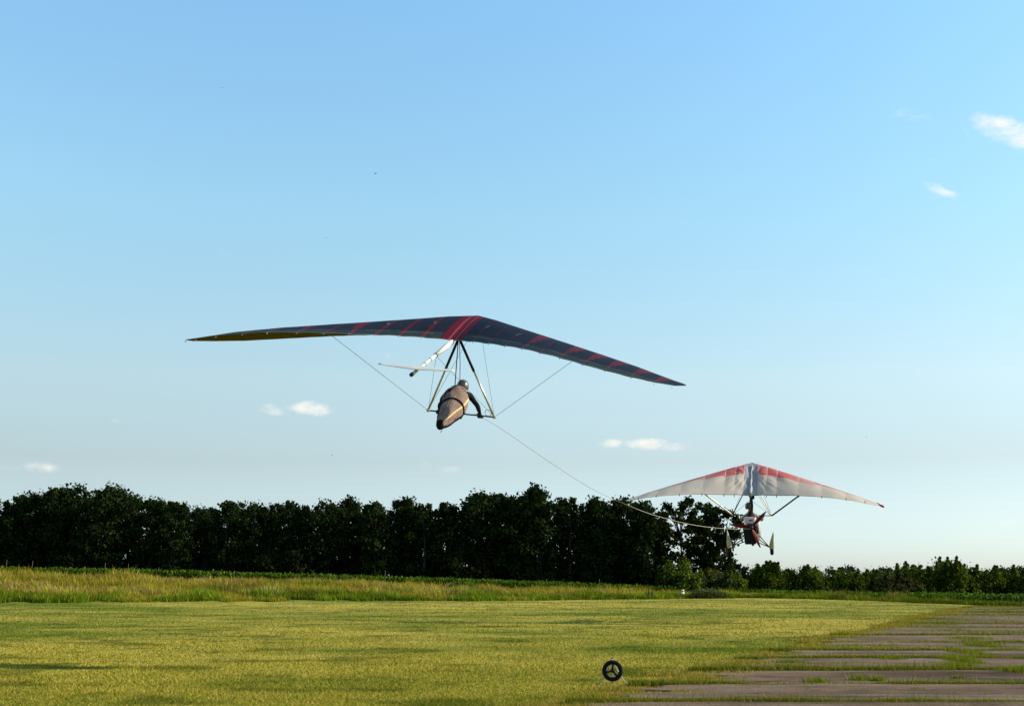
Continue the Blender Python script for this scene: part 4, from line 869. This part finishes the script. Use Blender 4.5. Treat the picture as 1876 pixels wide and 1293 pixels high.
    for deg in (46, 172, -68):
        a = R(deg); dv = np.array([math.cos(a), 0, math.sin(a)]); pv = np.array([-math.sin(a), 0, math.cos(a)]); ring = []; col = []
        for t in np.linspace(0, 1, 16):
            r = 0.06 + 0.74 * t; ch = np.interp(t, [0, .15, .4, .75, 1], [0.05, 0.13, 0.16, 0.11, 0.03]); tw = R(38 - 24 * t); cx = pv * math.cos(tw) + np.array([0, 1, 0]) * math.sin(tw); cn = np.cross(dv, cx)
            ring.append(np.array([hub + dv * r + cx * ch / 2 * math.cos(b) + cn * 0.012 * math.sin(b) for b in np.linspace(0, 2 * math.pi, 12, endpoint=False)])); col += [((0.020, 0.004, 0.004) if t > 0.85 else (0.11, 0.004, 0.006))] * 12
        V, F = loft(ring); mk('propeller_blade', V, F, M['red_blade'], e, col=np.array(col))
    # undercarriage
    for sg, wx, wy in ((-1, 1338.5, 1003), (1, 1412.5, 1005)):
        c = q(wx, wy, 0.0); k = MB(); a0 = q(1360 if sg < 0 else 1387, 976, 0); a1 = q(1364 if sg < 0 else 1387, 985, 0.35); a2 = q(1366 if sg < 0 else 1384, 991, -0.2); hb = c + (-0.05 * sg, 0, 0.06)
        for a in (a0, a1, a2): k.tube([a, hb], 0.018, 8)
        k.build('leg_strut', M['wire'] if sg < 0 else M['white_gel'] if False else M['wire'], e)
        wv = MB(); ring = []
        wc = c + (0.03 * sg, 0.0, -0.06); rr = 0.17
        for b in np.linspace(0, 2 * math.pi, 28, endpoint=False): ring.append(np.array([wc + np.array([0.065 * math.cos(t), (rr - 0.06 + 0.06 * math.sin(t)) * math.cos(b), (rr - 0.06 + 0.06 * math.sin(t)) * math.sin(b)]) for t in np.linspace(0, 2 * math.pi, 12, endpoint=False)]))
        ring.append(ring[0]); V, F = loft(ring, cap=False); wh = mk('wheel', V, F, M['rubber'], e)
        s = MB(); s.tube([wc - (0.05, 0, 0), wc + (0.05, 0, 0)], 0.085, 16); s.build('rim', M['galv'], wh)
        # teardrop spat with its tail swept up and back
        ring = []; 
        for t in np.linspace(0, 1, 18):
            y = 0.34 - 0.95 * t; z = 0.02 + 0.50 * max(0, t - 0.35) ** 1.25 * 1.55; hw = 0.082 * math.sin(math.pi * min(1, (t * 0.9 + 0.05))) ** 0.6 * (1 - 0.75 * max(0, t - 0.5) / 0.5) + 0.012; hz = 0.17 * math.sin(math.pi * min(1, (t * 0.86 + 0.06))) ** 0.6 + 0.02
            ring.append(np.array([wc + (hw * math.cos(b) + 0.10 * sg * max(0, t - 0.35), y, 0.12 + z + hz * math.sin(b)) for b in np.linspace(0, 2 * math.pi, 16, endpoint=False)]))
        V, F = loft(ring); mk('wheel_spat', V, F, M['spat'], e)
    fc = np.array([0, 1.45, -0.60]); k = MB(); k.tube([(0, 1.35, -0.4), (0, 1.45, -0.60)], 0.022, 8); k.build('front_fork', M['black_tube'], e)
    ring = [np.array([fc + np.array([0.05 * math.cos(t), (0.12 + 0.045 * math.sin(t)) * math.cos(b), (0.12 + 0.045 * math.sin(t)) * math.sin(b)]) for t in np.linspace(0, 2 * math.pi, 10, endpoint=False)]) for b in np.linspace(0, 2 * math.pi, 24)]
    V, F = loft(ring, cap=False); mk('front_wheel', V, F, M['rubber'], e)
    # pilot, seated, seen from behind: a person of his own
    po = P(1374, 950, 48.3); pe = empty('person', po, (0, 0, -az)); tag(pe, 'microlight pilot in a pale jacket and round helmet, seated in the red and white trike', 'person')
    bpy.context.view_layer.update(); PM = (Matrix.Translation(Vector(po)) @ Matrix.Rotation(-az, 4, 'Z')).inverted(); back = IM.inverted()
    def Z(p): return np.array(PM @ (back @ Vector(p)))
    y0 = 0.42
    hd = q(1373, 927.5, y0); nk = q(1374, 936, y0); ch = q(1375, 945, y0); pel = ch + (0.0, -0.02, -0.42)
    nodes = [(pel, 0.14), ((pel + ch) / 2, 0.13), (ch, 0.15), (nk, 0.065), ((nk + hd) / 2, 0.055), (hd, 0.07)]; edges = [(0, 1), (1, 2), (2, 3), (3, 4), (4, 5)]; bd = mr - ml; gloves = []
    for sg, spx, epx, tt in ((-1, (1366, 944), (1357.5, 953), 0.22), (1, (1385, 944), (1396, 953), 0.78)):
        sh = q(*spx, y0); elb = q(*epx, y0 + 0.15); hp = ml + bd * tt; wr = hp + (elb - hp) * 0.24; i0 = len(nodes)
        nodes += [(sh, 0.066), ((sh + elb) / 2, 0.060), (elb, 0.052), ((elb + wr) / 2, 0.048), (wr, 0.032)]; edges += [(2, i0), (i0, i0 + 1), (i0 + 1, i0 + 2), (i0 + 2, i0 + 3), (i0 + 3, i0 + 4)]; hand_nodes(nodes, edges, i0 + 4, wr, hp, bd, wr - hp, 1.1, sg); gloves.append((sg, wr, hp))
    for sx in (-1, 1):
        i0 = len(nodes); kn = pel + (0.12 * sx, 0.46, 0.10); ft = kn + (0.0, 0.38, -0.22); nodes += [(pel + (0.1 * sx, 0.05, 0), 0.10), (kn, 0.066), (ft, 0.046), (ft + (0, 0.14, 0.03), 0.04)]; edges += [(0, i0), (i0, i0 + 1), (i0 + 1, i0 + 2), (i0 + 2, i0 + 3)]
    body = skin_body('body', [(Z(a), r) for a, r in nodes], edges, M['cream_cloth'], pe)
    head_mesh('head', Z(hd), (0, 1, 0), (0, 0, 1), 1.0, M['skin'], body)
    helmet_mesh('helmet', Z(hd + np.array([-0.02, 0, 0])), (0, 1, 0), (0, 0, 1), 1.18, M['helmet2'], pe)
    for sg, wr, hp in gloves:
        nd, ed = [(wr + (wr - hp) * 0.2, 0.042), (wr, 0.038)], [(0, 1)]; hand_nodes(nd, ed, 1, wr, hp, bd, wr - hp, 1.25, sg); skin_body('glove', [(Z(a), r) for a, r in nd], ed, M['glove2'], pe)
    return np.array(back @ Vector(hub + np.array([0, 0.1, -0.05])))
tow_end = tug()

# ------------------------------------------------------------ tow line
def tow_line():
    a = P(868, 757, 26.6); b = tow_end; path = [(868, 757), (905, 776), (950, 807), (1000, 842), (1050, 875), (1100, 905), (1141, 921), (1180, 938), (1220, 950), (1260, 960), (1300, 966), (1340, 969), (1372, 967)]
    pts = []
    for px, py in path:
        u = (px - 938) / F_PX; r = ray(px, py); u = r[0] / r[1]; t = (u * a[1] - a[0]) / ((b[0] - a[0]) - u * (b[1] - a[1])); Y = a[1] + t * (b[1] - a[1]); pts.append(P(px, py, Y))
    pts = np.array(pts); pts[-1] = b
    tt = np.linspace(0, len(pts) - 1, 120); S = np.stack([np.interp(tt, np.arange(len(pts)), pts[:, k]) for k in range(3)], 1)
    for _ in range(40): S[1:-1] = (S[:-2] + 2 * S[1:-1] + S[2:]) / 4
    rad = np.interp(np.linspace(0, 1, 120), [0, 0.50, 0.56, 1], [0.0038, 0.0042, 0.0062, 0.0068]); V, F = tube(S, rad, 8); fr = np.repeat(np.linspace(0, 1, 120), 8)[:, None]; w = np.clip((fr - 0.48) / 0.10, 0, 1)
    o = mk('tow_rope', V, F, M['rope'], col=np.array([0.16, 0.15, 0.13]) * (1 - w) + np.array([0.42, 0.39, 0.32]) * w); tag(o, 'long pale tow rope sagging from the hang glider pilot to the microlight', 'rope')
tow_line()

# ------------------------------------------------------------ wheel on its stand in the grass
def wheel_stand():
    g = G(1122, 1253); e = empty('start_wheel', (g[0], g[1], 0)); tag(e, 'black spoked wheel on a small silver tripod stand in the mown grass', 'wheel stand')
    s = 19.3 / F_PX; H = 46 * s; cz = 24 * s; cx = 0.0; Ro = 18.5 * s; c = np.array([cx, -0.05, cz])
    ring = [np.array([c + np.array([(Ro - 0.028 + 0.028 * math.cos(t)) * math.cos(b), 0.032 * math.sin(t), (Ro - 0.028 + 0.028 * math.cos(t)) * math.sin(b)]) for t in np.linspace(0, 2 * math.pi, 14, endpoint=False)]) for b in np.linspace(0, 2 * math.pi, 64)]
    V, F = loft(ring, cap=False); ty = mk('tyre', V, F, M['rubber'], e)
    s1 = MB(); s1.tube([c + (0, -0.03, 0), c + (0, 0.05, 0)], 0.024, 18)
    for deg in (88, 194, 312):
        a = R(deg); d = np.array([math.cos(a), 0, math.sin(a)]); pts = [c + d * t for t in (0.01, 0.035, 0.07, Ro - 0.045)]; s1.tube(pts, [0.026, 0.013, 0.015, 0.026], 10)
    ring = [np.array([c + np.array([(Ro - 0.052 + 0.010 * math.cos(t)) * math.cos(b), 0.018 * math.sin(t), (Ro - 0.052 + 0.010 * math.cos(t)) * math.sin(b)]) for t in np.linspace(0, 2 * math.pi, 10, endpoint=False)]) for b in np.linspace(0, 2 * math.pi, 64)]
    V, F = loft(ring, cap=False); s1.add(V, F); s1.build('rim', M['rim'], e)
    p = MB(); p.tube([(cx + 0.003, 0, -0.02), (cx + 0.003, 0, H)], 0.0105, 12); p.build('post', M['galv'], e)
    p = MB(); p.tube([(cx + 0.003, 0, H - 0.012), (cx + 0.003, 0, H + 0.004)], 0.016, 12); p.build('post_cap', M['wire'], e)
    feet = [(-0.21, 0.0), (0.20, -0.03), (0.02, 0.20)]
    for fx, fy in feet:
        l = MB(); top = np.array([cx, 0, H * 0.86]); ft = np.array([fx, fy, 0.0]); l.tube([top, ft], 0.007, 8); l.build('leg', M['galv'], e)
        l = MB(); l.box((fx, fy, 0.008), (0.06, 0.035, 0.014), bev=0.004); l.build('foot', M['wire'], e)
    l = MB(); l.tube([(-0.21, 0, 0.02), (cx, 0, 0.035)], 0.004, 6); l.build('ground_brace', M['galv'], e)
wheel_stand()

# ------------------------------------------------------------ small things at the field edge
def small_things():
    # leaning timber rail on trestles
    Y = 107.0; a = P(1253, 1081, Y); b = P(1310, 1083, Y); z0 = float(terrain(b[0], b[1])); e = empty('timber_rail', (b[0], b[1], z0)); tag(e, 'low dark timber rail on a leaning trestle at the far edge of the mown grass', 'rail')
    o = np.array([b[0], b[1], z0]); s = MB(); s.tube([a - o, b - o], 0.05, 8); s.build('rail_bar', M['wood'], e)
    for p0, p1 in (((1308, 1077), (1314, 1096)), ((1308, 1077), (1307, 1096)), ((1268, 1080), (1271, 1094)), ((1274, 1081), (1271, 1094))):
        s = MB(); q0 = P(*p0, Y) - o; q1 = P(*p1, Y) - o; q1[2] = min(q1[2], 0.0); s.tube([q0, q1], 0.045, 7); s.build('post', M['wood'], e)
    # white and red runway marker
    p = P(1251, 1087.5, 106); zt = P(1251, 1079.5, 106)[2]; z0 = p[2]; H = zt - z0; rr = []; cc = []
    e = empty('edge_marker', (p[0], p[1], z0)); tag(e, 'small white runway edge marker with a dark red band beside the timber rail', 'marker')
    prof = [(0, .13), (.2, .13), (.5, .12), (.56, .12), (.74, .11), (.78, .12), (.97, .10), (1.0, .04)]
    for t, r in prof: rr.append(np.array([(r * math.cos(b), r * math.sin(b), t * H) for b in np.linspace(0, 2 * math.pi, 14, endpoint=False)])); cc += [((0.25, 0.03, 0.03) if 0.53 < t < 0.77 else (0.8, 0.78, 0.74))] * 14
    V, F = loft(rr); mk('marker_body', V, F, M['marker'], e, col=np.array(cc))
    s = MB(); s.tube([(0, 0, -1.0), (0, 0, 0.1)], 0.02, 6); s.build('spike', M['wood'], e)
    # short dark posts
    for px, lab in ((1188, 'left one of two short dark posts standing in the tall grass'), (1194, 'right one of two short dark posts standing in the tall grass')):
        p = P(px, 1085, 104); zt = P(px, 1076, 104)[2]; z0 = float(terrain(p[0], p[1])); s = MB(); s.tube([(0, 0, -0.3), (0.03, 0, (zt - z0) * 0.6), (0.02, 0, zt - z0)], [0.07, 0.06, 0.05], 8)
        o = s.build('short_post', M['wood']); o.location = (p[0], p[1], z0); tag(o, lab, 'post', 'short posts in the tall grass')
    for px, y0, y1, lab in ((11, 1042, 1025, 'pale stake before the trees nearest the left edge of the photo'), (57, 1040, 1027, 'second pale stake from the left edge, leaning slightly'), (190, 1044, 1031, 'short pale stake below the two domed tree tops on the left'), (234, 1052, 1032, 'tall pale stake standing at the crop edge under the left trees'), (290, 1044, 1039, 'tiny pale stake right of the tall pale stake'), (429, 1050, 1045, 'tiny dark stake at the crop edge left of centre'), (705, 1062, 1044, 'reddish dry stalk standing above the crop near the centre'), (1098, 1083, 1060, 'grey pole at the crop edge beside the yellow green weed clump')):
        p = P(px, y0, 108); z0 = float(terrain(p[0], p[1])); zt = P(px, y1, 108)[2]; ln = 0.12 if px in (57, 190) else 0.02; s = MB(); s.tube([(0, 0, -0.3), (ln, 0, zt - z0)], [0.024, 0.016], 6); s.build('x', M['pale_wood'])
        o = bpy.data.objects[-1] if False else [q for q in bpy.data.objects if q.name.startswith('x')][0]; o.name = 'stake'; o.data.name = 'stake'; o.location = (p[0], p[1], z0); tag(o, lab, 'stake', 'thin stakes along the crop')
    # birds far off in the sky
    for px, py, Y, sc, lab in ((688, 318, 120, 1.0, 'tiny black bird high in the sky above the left wing of the hang glider'), (407, 161, 150, 0.7, 'faint tiny bird at the upper left of the sky'), (598, 436, 150, 0.6, 'faint tiny bird above the left wing tip of the hang glider'), (1587, 800, 150, 0.7, 'tiny bird above the right wing of the microlight'), (608, 834, 160, 0.7, 'tiny bird low in the sky over the left part of the treeline')):
        c = P(px, py, Y); V, F = ellipsoid((0, 0, 0), (0.035, 0.12, 0.035), 10, 8); V = list(V)
        for sx in (-1, 1):
            n = len(V); V += [np.array(v) for v in ((0.01 * sx, 0.06, 0.01), (0.12 * sx, 0.05, 0.05), (0.26 * sx, -0.05, 0.02), (0.12 * sx, -0.03, 0.045), (0.01 * sx, -0.05, 0.01))]; F = F + [(n, n + 1, n + 2, n + 3, n + 4)]
        n = len(V); V += [np.array(v) for v in ((0.0, -0.08, 0), (-0.04, -0.2, 0), (0.04, -0.2, 0))]; F = F + [(n, n + 1, n + 2)]
        o = mk('bird', np.array(V), F, M['feather'], smooth=False); o.location = c; o.scale = (sc, sc, sc); o.rotation_euler = (0.1, 0.3, px % 6); tag(o, lab, 'bird', 'birds in the sky')
small_things()
for q in list(bpy.data.objects):
    if q.name.startswith('camera') or q.name.startswith('sun'): continue
